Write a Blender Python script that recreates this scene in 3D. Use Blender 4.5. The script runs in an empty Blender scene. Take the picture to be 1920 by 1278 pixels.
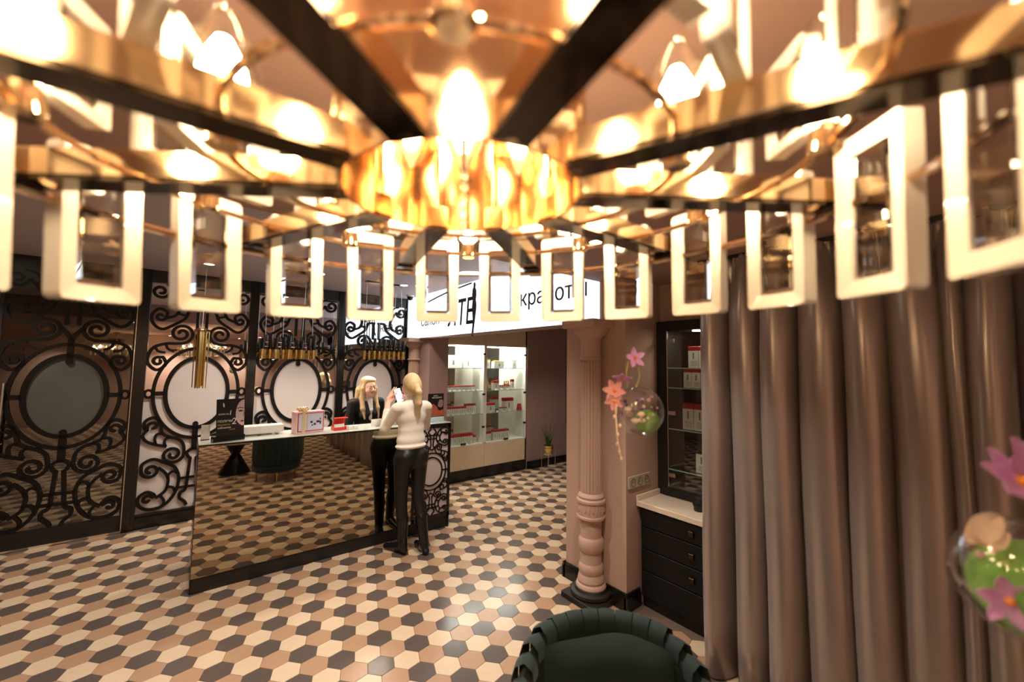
import bpy, bmesh, math, random
import numpy as np
from mathutils import Vector, Matrix

random.seed(7)
S = bpy.context.scene
COL = S.collection
PI = math.pi
R_ = math.radians

# ------------------------------------------------------------------ camera
CAM_H = 1.814
ALPHA = R_(38.5)                     # heading of the back wall against the camera
FPX = 758.94
cd = bpy.data.cameras.new('camera')
cd.sensor_width = 36.0
cd.lens = FPX / 1920 * 36.0
cd.shift_x = -2.0 / 1920
cd.shift_y = -10.9 / 1920
cd.clip_start = 0.02
cd.clip_end = 60
cd.dof.use_dof = True
cd.dof.focus_distance = 4.7
cd.dof.aperture_fstop = 1.9
cam = bpy.data.objects.new('camera', cd)
COL.objects.link(cam)
pitch, roll = 0.0703, 0.0135
F = Vector((0, math.cos(pitch), math.sin(pitch)))
U = Vector((0, -math.sin(pitch), math.cos(pitch)))
Rr = Vector((1, 0, 0))
R2 = Rr * math.cos(roll) + U * math.sin(roll)
U2 = U * math.cos(roll) - Rr * math.sin(roll)
ca, sa = math.cos(ALPHA), math.sin(ALPHA)
def room(v):                         # camera heading frame -> room frame
    return Vector((ca * v[0] + sa * v[1], -sa * v[0] + ca * v[1], v[2]))
r, u, b = room(R2), room(U2), -room(F)
cam.matrix_world = Matrix(((r.x, u.x, b.x, 0), (r.y, u.y, b.y, 0), (r.z, u.z, b.z, CAM_H), (0, 0, 0, 1)))
S.camera = cam

# ------------------------------------------------------------------ world, exposure
w = bpy.data.worlds.new('world')
S.world = w
w.use_nodes = True
w.node_tree.nodes['Background'].inputs[0].default_value = (0.55, 0.5, 0.48, 1)
w.node_tree.nodes['Background'].inputs[1].default_value = 0.02
S.view_settings.view_transform = 'Standard'
S.view_settings.look = 'None'
S.view_settings.exposure = 1.25
S.view_settings.gamma = 1.0
S.view_settings.use_curve_mapping = False
S.cycles.sample_clamp_indirect = 3.0
S.cycles.sample_clamp_direct = 60.0
S.cycles.max_bounces = 10
S.cycles.transparent_max_bounces = 24
S.cycles.caustics_reflective = True
S.cycles.caustics_refractive = False
S.cycles.blur_glossy = 0.5

# ------------------------------------------------------------------ materials
def srgb(r, g, b):
    def f(c):
        c /= 255.0
        return c / 12.92 if c <= 0.04045 else ((c + 0.055) / 1.055) ** 2.4
    return (f(r), f(g), f(b), 1.0)

MATS = {}
def mat(name, col, rough=0.5, metal=0.0, noise=0.0, nscale=20.0, bump=0.0, spec=0.5, emit=None, estr=0.0,
        trans=0.0, ior=1.45, sheen=0.0, coat=0.0, sss=0.0, stretch=None, col2=None):
    m = bpy.data.materials.new(name)
    m.use_nodes = True
    nt = m.node_tree
    p = nt.nodes['Principled BSDF']
    p.inputs['Base Color'].default_value = col
    p.inputs['Roughness'].default_value = rough
    p.inputs['Metallic'].default_value = metal
    p.inputs['Specular IOR Level'].default_value = spec
    p.inputs['IOR'].default_value = ior
    p.inputs['Transmission Weight'].default_value = trans
    p.inputs['Sheen Weight'].default_value = sheen
    p.inputs['Coat Weight'].default_value = coat
    if sss:
        p.inputs['Subsurface Weight'].default_value = sss
        p.inputs['Subsurface Radius'].default_value = (0.02, 0.008, 0.004)
        p.inputs['Subsurface Scale'].default_value = 0.5
    if emit:
        p.inputs['Emission Color'].default_value = emit
        p.inputs['Emission Strength'].default_value = estr
    if noise or bump:
        tc = nt.nodes.new('ShaderNodeTexCoord')
        mp = nt.nodes.new('ShaderNodeMapping')
        if stretch:
            mp.inputs['Scale'].default_value = stretch
        nz = nt.nodes.new('ShaderNodeTexNoise')
        nz.inputs['Scale'].default_value = nscale
        nz.inputs['Detail'].default_value = 5
        nt.links.new(tc.outputs['Object'], mp.inputs[0])
        nt.links.new(mp.outputs[0], nz.inputs['Vector'])
        if noise:
            mx = nt.nodes.new('ShaderNodeMix')
            mx.data_type = 'RGBA'
            c2 = col2 or tuple(max(0, c * (1 - noise)) for c in col[:3]) + (1,)
            c1 = tuple(min(1, c * (1 + noise * 0.6)) for c in col[:3]) + (1,) if not col2 else col
            mx.inputs['A'].default_value = c1
            mx.inputs['B'].default_value = c2
            nt.links.new(nz.outputs['Fac'], mx.inputs['Factor'])
            nt.links.new(mx.outputs['Result'], p.inputs['Base Color'])
        if bump:
            bp = nt.nodes.new('ShaderNodeBump')
            bp.inputs['Strength'].default_value = bump
            bp.inputs['Distance'].default_value = 0.004
            nt.links.new(nz.outputs['Fac'], bp.inputs['Height'])
            nt.links.new(bp.outputs[0], p.inputs['Normal'])
    MATS[name] = m
    return m

def emission(name, col, strength):
    m = bpy.data.materials.new(name)
    m.use_nodes = True
    nt = m.node_tree
    nt.nodes.clear()
    e = nt.nodes.new('ShaderNodeEmission')
    e.inputs[0].default_value = col
    e.inputs[1].default_value = strength
    o = nt.nodes.new('ShaderNodeOutputMaterial')
    nt.links.new(e.outputs[0], o.inputs[0])
    MATS[name] = m
    return m

def thin_glass(name, tint=(1, 1, 1, 1), gloss=0.08, rough=0.02, edge=0.5):
    m = bpy.data.materials.new(name)
    m.use_nodes = True
    nt = m.node_tree
    nt.nodes.clear()
    t = nt.nodes.new('ShaderNodeBsdfTransparent')
    t.inputs[0].default_value = tint
    g = nt.nodes.new('ShaderNodeBsdfGlossy')
    g.inputs['Roughness'].default_value = rough
    lw = nt.nodes.new('ShaderNodeLayerWeight')
    lw.inputs[0].default_value = 0.25
    ma = nt.nodes.new('ShaderNodeMath')
    ma.operation = 'MULTIPLY_ADD'
    ma.inputs[1].default_value = edge
    ma.inputs[2].default_value = gloss
    ma.use_clamp = True
    mx = nt.nodes.new('ShaderNodeMixShader')
    o = nt.nodes.new('ShaderNodeOutputMaterial')
    nt.links.new(lw.outputs['Facing'], ma.inputs[0])
    nt.links.new(ma.outputs[0], mx.inputs[0])
    nt.links.new(t.outputs[0], mx.inputs[1])
    nt.links.new(g.outputs[0], mx.inputs[2])
    nt.links.new(mx.outputs[0], o.inputs[0])
    MATS[name] = m
    return m

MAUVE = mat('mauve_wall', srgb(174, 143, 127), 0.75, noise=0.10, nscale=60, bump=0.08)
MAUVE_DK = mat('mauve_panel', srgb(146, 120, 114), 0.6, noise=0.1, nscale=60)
CEIL = mat('ceiling_paint', srgb(176, 164, 166), 0.85, noise=0.04, nscale=8)
CEIL_N = mat('ceiling_mauve', srgb(150, 120, 108), 0.8, noise=0.06, nscale=8)
BLACK = mat('black_lacquer', (0.008, 0.007, 0.006, 1), 0.22, noise=0.3, nscale=30)
BLACK_M = mat('black_satin', (0.012, 0.010, 0.009, 1), 0.45, noise=0.3, nscale=40)
DRAWER = mat('black_drawer', (0.006, 0.005, 0.005, 1), 0.5, spec=.25, noise=0.3, nscale=30)
IRON = mat('black_scrollwork', (0.009, 0.007, 0.006, 1), 0.4, spec=.25, noise=0.3, nscale=40)
MIRROR = mat('mirror_glass', (0.88, 0.87, 0.87, 1), 0.012, metal=1.0)
BRONZE_MIRROR = mat('bronze_mirror', (0.36, 0.315, 0.24, 1), 0.015, metal=1.0)
FROST = mat('frosted_glass', srgb(206, 197, 193), 0.34, spec=0.6, noise=0.04, nscale=6)
DOORGLASS = mat('smoked_door_glass', (0.22, 0.22, 0.20, 1), 0.02, metal=1.0)
DOORFROST = mat('smoked_frosted_glass', (0.085, 0.088, 0.075, 1), 0.5, noise=0.2, nscale=5)
GROUT = mat('grout', srgb(96, 78, 66), 0.9)
T_LIGHT = mat('tile_cream', srgb(194, 172, 146), 0.24, noise=0.10, nscale=30, bump=0.03)
T_TAN = mat('tile_tan', srgb(160, 128, 102), 0.24, noise=0.12, nscale=30, bump=0.03)
T_DARK = mat('tile_dark', srgb(84, 74, 69), 0.2, noise=0.18, nscale=30, bump=0.03)
CHROME = mat('brushed_steel', (0.75, 0.72, 0.68, 1), 0.22, metal=1.0)
GOLD = mat('polished_gold', (0.96, 0.72, 0.44, 1), 0.10, metal=1.0)
GOLD_S = mat('satin_gold', (0.85, 0.62, 0.22, 1), 0.25, metal=1.0, noise=0.2, nscale=40, stretch=(6, 6, .3))
ROSE = mat('rose_gold_mirror', (0.95, 0.70, 0.48, 1), 0.08, metal=1.0)
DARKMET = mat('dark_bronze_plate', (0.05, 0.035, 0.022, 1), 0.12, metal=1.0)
CRYSTAL = mat('crystal_glass', (1, 0.98, 0.95, 1), 0.0, trans=1.0, ior=1.5)
CRYSTAL_F = mat('crystal_bevel', (1, 0.95, 0.87, 1), 0.22, trans=0.35, ior=1.45, coat=0.6)
BULBGLASS = thin_glass('bulb_glass', (1, 1, 0.96, 1), 0.06, 0.03, 0.6)
BULB = emission('bulb_glow', (1.0, 0.72, 0.43, 1), 75.0)
CLEAR = thin_glass('clear_glass', (0.95, 0.98, 0.96, 1), 0.05, 0.01, 0.35)
GLASSEDGE = mat('green_glass_edge', (0.35, 0.55, 0.48, 1), 0.1, spec=0.8)
GLOBE = thin_glass('globe_glass', (0.98, 0.98, 0.99, 1), 0.04, 0.02, 0.85)
WHITE = mat('white_gloss', srgb(235, 230, 222), 0.25, noise=0.03, nscale=10)
CREAM = mat('cream_board', srgb(206, 188, 160), 0.4, noise=0.05, nscale=10)
STONE = mat('pale_worktop', srgb(214, 196, 176), 0.3, noise=0.12, nscale=25)
RED = mat('red_print', srgb(176, 28, 22), 0.4, noise=0.06, nscale=20)
CARTON = mat('white_carton', srgb(228, 224, 218), 0.45, noise=0.03, nscale=20)
INK = mat('black_ink', (0.012, 0.012, 0.016, 1), 0.5)
INKGREY = mat('grey_print', srgb(120, 116, 112), 0.6)
SIGN = emission('sign_lightbox', (0.82, 0.91, 1.0, 1), 0.95)
SIGNINK = mat('sign_lettering', (0.012, 0.011, 0.018, 1), 0.6)
SIGNFIG = mat('sign_figure', srgb(52, 38, 62), 0.6)
LED = emission('led_strip', (1.0, 0.96, 0.88, 1), 190.0)
SPOTLENS = emission('downlight_lens', (1.0, 0.86, 0.68, 1), 25.0)
SATIN = mat('satin_curtain', srgb(172, 160, 154), 0.33, metal=0.65, noise=0.10, nscale=5, bump=0.12, sheen=0.2)
VELVET = mat('green_velvet', srgb(9, 34, 32), 0.8, sheen=0.15, noise=0.3, nscale=14, bump=0.2)
VELVET_M = mat('plum_velvet', srgb(60, 34, 40), 0.75, sheen=0.6, noise=0.2, nscale=14)
TABLEGREY = mat('grey_tabletop', srgb(150, 138, 128), 0.35, noise=0.15, nscale=12)
LEAF = mat('plant_leaf', srgb(46, 74, 34), 0.5, noise=0.35, nscale=30)
SKIN = mat('skin', srgb(232, 186, 162), 0.45, sss=0.12, noise=0.04, nscale=30)
HAIR = mat('blonde_hair', srgb(220, 190, 140), 0.42, noise=0.55, nscale=210, bump=0.9, stretch=(1, 1, .05))
KNIT = mat('cream_knit', srgb(226, 216, 200), 0.85, sheen=0.3, noise=0.06, nscale=160, bump=0.25, stretch=(1, 1, .3))
LEATHER = mat('black_leather', (0.010, 0.009, 0.008, 1), 0.45, spec=.35, noise=0.3, nscale=18, bump=0.5)
BOOT = mat('boot_leather', (0.009, 0.008, 0.009, 1), 0.2, noise=0.3, nscale=18, bump=0.12)
BLAZER = mat('black_blazer', (0.010, 0.009, 0.009, 1), 0.7, noise=0.3, nscale=60, bump=0.1)
SHIRT = mat('white_shirt', srgb(236, 228, 220), 0.7, noise=0.05, nscale=50, bump=0.1)
LIPS = mat('lips', srgb(196, 104, 98), 0.4)
EYEW = mat('eye_white', srgb(196, 178, 168), 0.4)
IRIS = mat('iris_dark', (0.02, 0.015, 0.012, 1), 0.2)
BROW = mat('brow', srgb(140, 104, 74), 0.7)
SCREEN = emission('phone_screen', (0.95, 0.95, 1.0, 1), 1.0)
PETAL = mat('orchid_petal', srgb(196, 106, 220), 0.5, noise=0.7, nscale=60, sss=0.1, col2=srgb(240, 206, 240))
PETAL2 = mat('orchid_peach', srgb(246, 206, 160), 0.5, noise=0.5, nscale=50, col2=srgb(210, 120, 190))
CREAMP = mat('cream_petal', srgb(244, 226, 206), 0.55, noise=0.2, nscale=20)
STEM = mat('flower_stem', srgb(190, 176, 120), 0.6, noise=0.2, nscale=40)
MOSS = mat('green_moss', srgb(122, 176, 92), 0.9, noise=0.5, nscale=60, bump=0.8)
BEAD = mat('pink_bead', srgb(232, 196, 204), 0.2, coat=0.5)
PURPLE = mat('purple_bloom', srgb(104, 70, 140), 0.5, noise=0.3, nscale=60)
POSTER = mat('poster_black', srgb(30, 27, 26), 0.35, noise=0.1, nscale=10)
PFACE = mat('poster_face', srgb(206, 184, 176), 0.45, noise=0.08, nscale=12)
PFACE2 = mat('poster_face_shade', srgb(150, 122, 116), 0.45)
POCHRE = mat('poster_ochre', srgb(206, 162, 70), 0.45)
PWARM = mat('poster_warm', srgb(176, 92, 62), 0.45, noise=0.5, nscale=14)
PINKBOX = mat('pink_box', srgb(232, 190, 186), 0.4)
LILAC = mat('lilac_print', srgb(196, 196, 214), 0.4)
RIBBON = mat('gold_ribbon', srgb(232, 208, 160), 0.3, metal=0.3)
CORAL = mat('coral_plastic', srgb(214, 62, 48), 0.3)

# ------------------------------------------------------------------ mesh helpers
class MB:
    def __init__(s):
        s.v = []; s.f = []; s.mi = []
    def add(s, vs, fs, mi=0, M=None):
        o = len(s.v)
        for p in vs:
            s.v.append(tuple(M @ Vector(p)) if M is not None else tuple(p))
        for f in fs:
            s.f.append(tuple(o + i for i in f)); s.mi.append(mi)
        return s
    def box(s, x0, y0, z0, x1, y1, z1, mi=0, M=None, ch=0.0):
        if x0 > x1: x0, x1 = x1, x0
        if y0 > y1: y0, y1 = y1, y0
        if z0 > z1: z0, z1 = z1, z0
        if ch <= 0:
            v = [(x0, y0, z0), (x1, y0, z0), (x1, y1, z0), (x0, y1, z0), (x0, y0, z1), (x1, y0, z1), (x1, y1, z1), (x0, y1, z1)]
            f = [(0, 3, 2, 1), (4, 5, 6, 7), (0, 1, 5, 4), (1, 2, 6, 5), (2, 3, 7, 6), (3, 0, 4, 7)]
            return s.add(v, f, mi, M)
        c = min(ch, (x1 - x0) * .49, (y1 - y0) * .49, (z1 - z0) * .49)
        bm = bmesh.new()
        m = Matrix.Translation(((x0 + x1) / 2, (y0 + y1) / 2, (z0 + z1) / 2)) @ Matrix.Diagonal((x1 - x0, y1 - y0, z1 - z0, 1))
        bmesh.ops.create_cube(bm, size=1, matrix=m)
        bmesh.ops.bevel(bm, geom=bm.edges[:], offset=c, segments=1, affect='EDGES')
        bm.verts.index_update()
        v = [p.co[:] for p in bm.verts]; f = [tuple(q.index for q in p.verts) for p in bm.faces]
        bm.free()
        return s.add(v, f, mi, M)
    def lathe(s, prof, cx=0, cy=0, n=24, mi=0, M=None, cap=True):
        vs = []; fs = []
        for r, z in prof:
            for k in range(n):
                a = 2 * PI * k / n
                vs.append((cx + r * math.cos(a), cy + r * math.sin(a), z))
        for i in range(len(prof) - 1):
            for k in range(n):
                k2 = (k + 1) % n
                fs.append((i * n + k, i * n + k2, (i + 1) * n + k2, (i + 1) * n + k))
        if cap:
            fs.append(tuple(reversed(range(n))))
            fs.append(tuple((len(prof) - 1) * n + k for k in range(n)))
        return s.add(vs, fs, mi, M)
    def tube(s, pts, r, n=8, mi=0, M=None, closed=False):
        P = [Vector(p) for p in pts]
        N = len(P); vs = []; fs = []
        rr = r if isinstance(r, (list, tuple)) else [r] * N
        up = None
        for i in range(N):
            if closed:
                t = P[(i + 1) % N] - P[i - 1]
            else:
                t = P[min(i + 1, N - 1)] - P[max(i - 1, 0)]
            t.normalize()
            if up is None:
                up = Vector((0, 0, 1)) if abs(t.z) < .9 else Vector((1, 0, 0))
            a = t.cross(up)
            if a.length < 1e-6: a = t.orthogonal()
            a.normalize(); b_ = a.cross(t).normalized(); up = b_
            for k in range(n):
                q = 2 * PI * k / n
                vs.append(P[i] + (a * math.cos(q) + b_ * math.sin(q)) * rr[i])
        for i in range(N if closed else N - 1):
            j = (i + 1) % N
            for k in range(n):
                k2 = (k + 1) % n
                fs.append((i * n + k, i * n + k2, j * n + k2, j * n + k))
        if not closed:
            fs.append(tuple(reversed(range(n)))); fs.append(tuple((N - 1) * n + k for k in range(n)))
        return s.add(vs, fs, mi, M)
    def sphere(s, c, r, n=16, m=10, mi=0, M=None):
        rx, ry, rz = r if isinstance(r, (list, tuple)) else (r, r, r)
        vs = [(c[0], c[1], c[2] - rz)]; fs = []
        for i in range(1, m):
            t = PI * i / m
            for k in range(n):
                a = 2 * PI * k / n
                vs.append((c[0] + rx * math.sin(t) * math.cos(a), c[1] + ry * math.sin(t) * math.sin(a), c[2] - rz * math.cos(t)))
        vs.append((c[0], c[1], c[2] + rz))
        for k in range(n):
            k2 = (k + 1) % n
            fs.append((0, 1 + k2, 1 + k))
            for i in range(m - 2):
                a0 = 1 + i * n; b0 = a0 + n
                fs.append((a0 + k, a0 + k2, b0 + k2, b0 + k))
            fs.append((1 + (m - 2) * n + k, 1 + (m - 2) * n + k2, len(vs) - 1))
        return s.add(vs, fs, mi, M)
    def prism(s, poly, y0, y1, mi=0, M=None):
        """poly in (x,z), extruded along y"""
        n = len(poly)
        vs = [(p[0], y0, p[1]) for p in poly] + [(p[0], y1, p[1]) for p in poly]
        fs = [tuple(range(n)), tuple(reversed(range(n, 2 * n)))]
        for i in range(n):
            j = (i + 1) % n
            fs.append((i, i + n, j + n, j))
        return s.add(vs, fs, mi, M)
    def ribbon(s, pts, wd, y0, y1, closed=False, mi=0, M=None):
        """flat bar following (u,v) points, in the xz plane, between y0 and y1"""
        n = len(pts); L = []; Rg = []
        for i in range(n):
            if closed:
                a = pts[i - 1]; c = pts[(i + 1) % n]
            else:
                a = pts[max(i - 1, 0)]; c = pts[min(i + 1, n - 1)]
            dx, dy = c[0] - a[0], c[1] - a[1]
            l = math.hypot(dx, dy) or 1
            nx, ny = -dy / l * wd / 2, dx / l * wd / 2
            L.append((pts[i][0] + nx, pts[i][1] + ny)); Rg.append((pts[i][0] - nx, pts[i][1] - ny))
        vs = []
        for i in range(n):
            vs += [(L[i][0], y0, L[i][1]), (Rg[i][0], y0, Rg[i][1]), (Rg[i][0], y1, Rg[i][1]), (L[i][0], y1, L[i][1])]
        fs = []
        for i in range(n if closed else n - 1):
            a = 4 * i; c = 4 * ((i + 1) % n)
            for k in range(4):
                k2 = (k + 1) % 4
                fs.append((a + k, a + k2, c + k2, c + k))
        if not closed:
            fs.append((3, 2, 1, 0)); e = 4 * (n - 1); fs.append((e, e + 1, e + 2, e + 3))
        return s.add(vs, fs, mi, M)
    def mesh(s, name, mats, smooth=False, ang=None):
        me = bpy.data.meshes.new(name)
        me.from_pydata(s.v, [], s.f)
        for m in (mats if isinstance(mats, (list, tuple)) else [mats]):
            me.materials.append(m)
        if any(s.mi):
            me.polygons.foreach_set('material_index', s.mi)
        bm = bmesh.new(); bm.from_mesh(me)
        bmesh.ops.recalc_face_normals(bm, faces=bm.faces[:])
        bm.to_mesh(me); bm.free()
        if smooth:
            me.shade_smooth()
            if ang: me.set_sharp_from_angle(angle=R_(ang))
        me.update()
        return me

def link(name, me, parent=None, loc=None, rot=None):
    o = bpy.data.objects.new(name, me)
    COL.objects.link(o)
    if parent: o.parent = parent
    if loc is not None: o.location = loc
    if rot is not None: o.rotation_euler = rot
    return o
def ob(name, mb, m, parent=None, smooth=False, ang=40, loc=None, rot=None):
    return link(name, mb.mesh(name, m, smooth, ang), parent, loc, rot)
def tag(o, label=None, cat=None, group=None, kind=None):
    if label: o['label'] = label
    if cat: o['category'] = cat
    if group: o['group'] = group
    if kind: o['kind'] = kind
    return o
def thing(name, label, cat, loc=(0, 0, 0), rz=0, group=None):
    o = bpy.data.objects.new(name, None)
    o.empty_display_size = 0.1
    COL.objects.link(o)
    o.location = loc; o.rotation_euler = (0, 0, rz)
    return tag(o, label, cat, group)
def copy_tree(o, parent=None):
    c = o.copy(); COL.objects.link(c); c.parent = parent
    for ch in o.children:
        copy_tree(ch, c)
    return c
def text_mesh(name, body, size, m, align='LEFT', shear=0.0, ext=0.001, offset=0.0, xs=1.0):
    cu = bpy.data.curves.new(name, 'FONT')
    cu.body = body; cu.size = size; cu.extrude = ext; cu.align_x = align; cu.resolution_u = 4; cu.shear = shear; cu.offset = offset
    t = bpy.data.objects.new(name + '_tmp', cu)
    COL.objects.link(t)
    bpy.context.view_layer.update()
    me = bpy.data.meshes.new_from_object(t.evaluated_get(bpy.context.evaluated_depsgraph_get()))
    bpy.data.objects.remove(t)
    me.name = name
    me.materials.clear(); me.materials.append(m)
    if xs != 1.0:
        for v in me.vertices: v.co.x *= xs
    return me

def catmull(P, seg=6, closed=False):
    out = []; n = len(P)
    for i in range(n if closed else n - 1):
        p0 = P[(i - 1) % n] if closed or i > 0 else P[0]
        p1 = P[i]; p2 = P[(i + 1) % n]
        p3 = P[(i + 2) % n] if closed or i + 2 < n else P[-1]
        for k in range(seg):
            t = k / seg
            out.append(tuple(0.5 * (2 * b + (c - a) * t + (2 * a - 5 * b + 4 * c - d) * t * t + (3 * b - a - 3 * c + d) * t ** 3)
                             for a, b, c, d in zip(p0, p1, p2, p3)))
    if not closed: out.append(tuple(P[-1]))
    return out

# ================================================================== THE SETTING
YB = 5.99            # back wall
CZ = 2.80            # ceiling over reception
CN = 2.50            # lower ceiling by the chandelier
def struct(name, mb, m, label=None, **k):
    o = ob(name, mb, m, **k)
    o['kind'] = 'structure'
    if label: o['label'] = label
    return o

floor = struct('floor', MB().box(-4.2, -4.4, -.12, 7.6, 6.3, -.004), GROUT, 'hexagonal tile floor in cream, tan and dark brown')
# hexagonal tiles
U0 = 0.15 * 3 ** .5
TH = -0.1719
org = room((-4.0245 * U0, 15.318 * U0, 0))
base = math.degrees(TH) + 30 - 38.5             # direction from a dark tile to a cream one (room frame)
t1 = Vector((math.cos(R_(base)), math.sin(R_(base)), 0)) * .15
t2 = Vector((math.cos(R_(base + 60)), math.sin(R_(base + 60)), 0)) * .15
def hex_data(rr, a0):
    return [(rr * math.cos(a0 + k * PI / 3), rr * math.sin(a0 + k * PI / 3)) for k in range(6)]
RH = .15 / 3 ** .5
a0 = R_(base + 30)
h_top = hex_data(RH - .0022, a0); h_bot = hex_data(RH - .0012, a0)
def hexgeo(cx=0, cy=0):
    v = [(cx + x, cy + y, 0) for x, y in h_top] + [(cx + x, cy + y, -.0015) for x, y in h_bot] + [(cx + x, cy + y, -.005) for x, y in h_bot]
    f = [(0, 1, 2, 3, 4, 5)]
    for l in (0, 6):
        for k in range(6):
            k2 = (k + 1) % 6
            f.append((l + k, l + 6 + k, l + 6 + k2, l + k2))
    return v, f
tmesh = []
for m in (T_DARK, T_LIGHT, T_TAN):
    v, f = hexgeo()
    tmesh.append(MB().add(v, f).mesh('tile', m))
def to_px(p):
    d = Vector(p) - Vector((0, 0, CAM_H))
    z = -(d.dot(b))
    if z < .1: return None
    return 962 + FPX * d.dot(r) / z, 628 - FPX * d.dot(u) / z, z
cand = []; rest = []
for i in range(-90, 91):
    for j in range(-90, 91):
        p = org + t1 * i + t2 * j
        main = -4.1 < p.x < 3.1 and -4.2 < p.y < 5.93
        alc = 3.1 <= p.x < 7.4 and 2.6 < p.y < 5.42
        if not (main or alc): continue
        if 2.70 < p.x and p.y < 2.5 : continue
        if p.x > 2.9 and p.y > 5.4: continue
        ci = (i - j) % 3
        if .12 < p.x < 2.3 and 4.14 < p.y < 4.6: continue
        q = to_px(p)
        vis = q and -30 < q[0] < 1345 and q[1] < 1300 and not (.1 < p.x < 2.6 and p.y > 4.05) and not (q[0] > 985 and q[1] > 1200)
        (cand if vis else rest).append((q[2] if q else 99, p, ci))
cand.sort(key=lambda t: t[0])
for _, p, ci in cand[:300]:
    o = link('tile', tmesh[ci], floor, (p.x, p.y, 0))
mb = MB()
for _, p, ci in cand[300:] + rest:
    v, f = hexgeo(p.x, p.y)
    mb.add(v, f, ci)
far_t = ob('far_tiles', mb, [T_DARK, T_LIGHT, T_TAN], floor)
far_t['kind'] = 'stuff'

# walls and ceilings
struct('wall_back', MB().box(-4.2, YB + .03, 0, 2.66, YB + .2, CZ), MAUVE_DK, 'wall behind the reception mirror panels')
mb = MB()
mb.box(4.66, 5.44, 0, 7.6, 5.9, CZ)
mb.box(2.96, 5.44, 2.50, 4.66, 5.9, CZ).box(2.96, 5.86, 0, 4.66, 6.0, 2.5)
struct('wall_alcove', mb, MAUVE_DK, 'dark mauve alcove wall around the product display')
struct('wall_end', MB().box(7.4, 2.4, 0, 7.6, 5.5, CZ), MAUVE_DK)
struct('wall_alcove_near', MB().box(3.15, 2.40, 0, 7.6, 2.53, CZ), MAUVE)
struct('wall_right', MB().box(3.12, -4.4, 0, 3.3, .925, CN).box(3.12, .925, 0, 3.3, 1.91, .775).box(3.12, .925, 2.185, 3.3, 1.91, CN), MAUVE, 'mauve wall behind the curtain and the wall cabinet')
struct('wall_left', MB().box(-4.2, -4.4, 0, -4.0, 6.2, CZ), MAUVE)
struct('wall_rear', MB().box(-4.2, -4.4, 0, 3.3, -4.2, CZ), MAUVE)
struct('ceiling', MB().box(-4.2, 2.15, CZ, 7.6, 6.2, CZ + .1), CEIL, 'pale ceiling over the reception')
struct('ceiling_lower', MB().box(-4.2, -4.4, CN, 3.3, 2.15, CZ + .1), CEIL_N, 'lower mauve ceiling above the chandelier')
# pilaster piers, one at each end of the sign beam
struct('wall_pier', MB().box(2.63, 1.91, 0, 3.3, 2.53, CZ), MAUVE, 'mauve pier with a half column beside the worktop')
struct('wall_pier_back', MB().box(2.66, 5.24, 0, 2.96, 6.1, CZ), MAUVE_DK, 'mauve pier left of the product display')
# skirting
def skirt(name, x0, y0, x1, y1):
    mb = MB()
    mb.box(x0, y0, 0, x1, y1, .10)
    dx, dy = (.008, 0) if abs(x1 - x0) < abs(y1 - y0) else (0, .008)
    mb.box(x0 + dx, y0 + dy, .10, x1 - dx, y1 - dy, .125)
    struct(name, mb, BLACK, 'black skirting board')
skirt('baseboard_pier', 2.605, 1.90, 2.635, 2.54)
skirt('baseboard_pier_front', 2.605, 1.885, 2.78, 1.915)
skirt('baseboard_pier_end', 2.605, 2.52, 3.3, 2.555)
skirt('baseboard_alcove', 4.67, 5.41, 7.5, 5.445)
skirt('baseboard_back_pier', 2.635, 5.215, 2.99, 5.245)
skirt('baseboard_back_pier_side', 2.635, 5.215, 2.665, 5.96)
for n, (x0, x1) in enumerate([(-.37, .55), (.645, 1.60), (1.695, 2.60)]):
    mb = MB().box(x0, YB - .045, 0, x1, YB, .105).box(x0, YB - .04, .105, x1, YB, .118).box(x0, YB - .035, .125, x1, YB, .15)
    struct('baseboard_%d' % (n + 1), mb, BLACK, 'black moulded base under a mirror panel')

# posts between the mirror panels, top beam
for n, (x0, x1) in enumerate([(-1.52, -1.42), (-.47, -.37), (.55, .645), (1.60, 1.695), (2.60, 2.665)]):
    mb = MB().box(x0, YB - .06, 0, x1, YB + .02, CZ - .002, ch=.004)
    mb.box(x0 + .035, YB - .068, 0, x1 - .035, YB - .06, CZ - .1)
    struct('trim_%d' % (n + 1), mb, BLACK, 'black upright between mirror panels')
mb = MB()
for x0, x1 in [(-1.42, -.47), (-.37, .55), (.645, 1.60), (1.695, 2.60)]:
    mb.box(x0, YB - .04, 2.66, x1, YB + .02, CZ - .002)
struct('trim_6', mb, BLACK_M, 'black top rail above the mirror panels')
struct('wall_back_left', MB().box(-4.2, YB - .05, 0, -1.52, YB + .03, CZ), MAUVE)

# ================================================================== SCROLLWORK
def spiral(c, r1, ang, turns, ccw=1, r0=.016, n=None):
    n = n or int(16 * turns)
    out = []
    for k in range(n + 1):
        t = k / n
        a = R_(ang) - ccw * 2 * PI * turns * (1 - t)
        rr = r0 + (r1 - r0) * t ** .85
        out.append((c[0] + rr * math.cos(a), c[1] + rr * math.sin(a)))
    return out
def ell(c, a, b_, n=64):
    return [(c[0] + a * math.cos(2 * PI * k / n), c[1] + b_ * math.sin(2 * PI * k / n)) for k in range(n)]
def path(*P): return catmull(list(P), 6)

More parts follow.
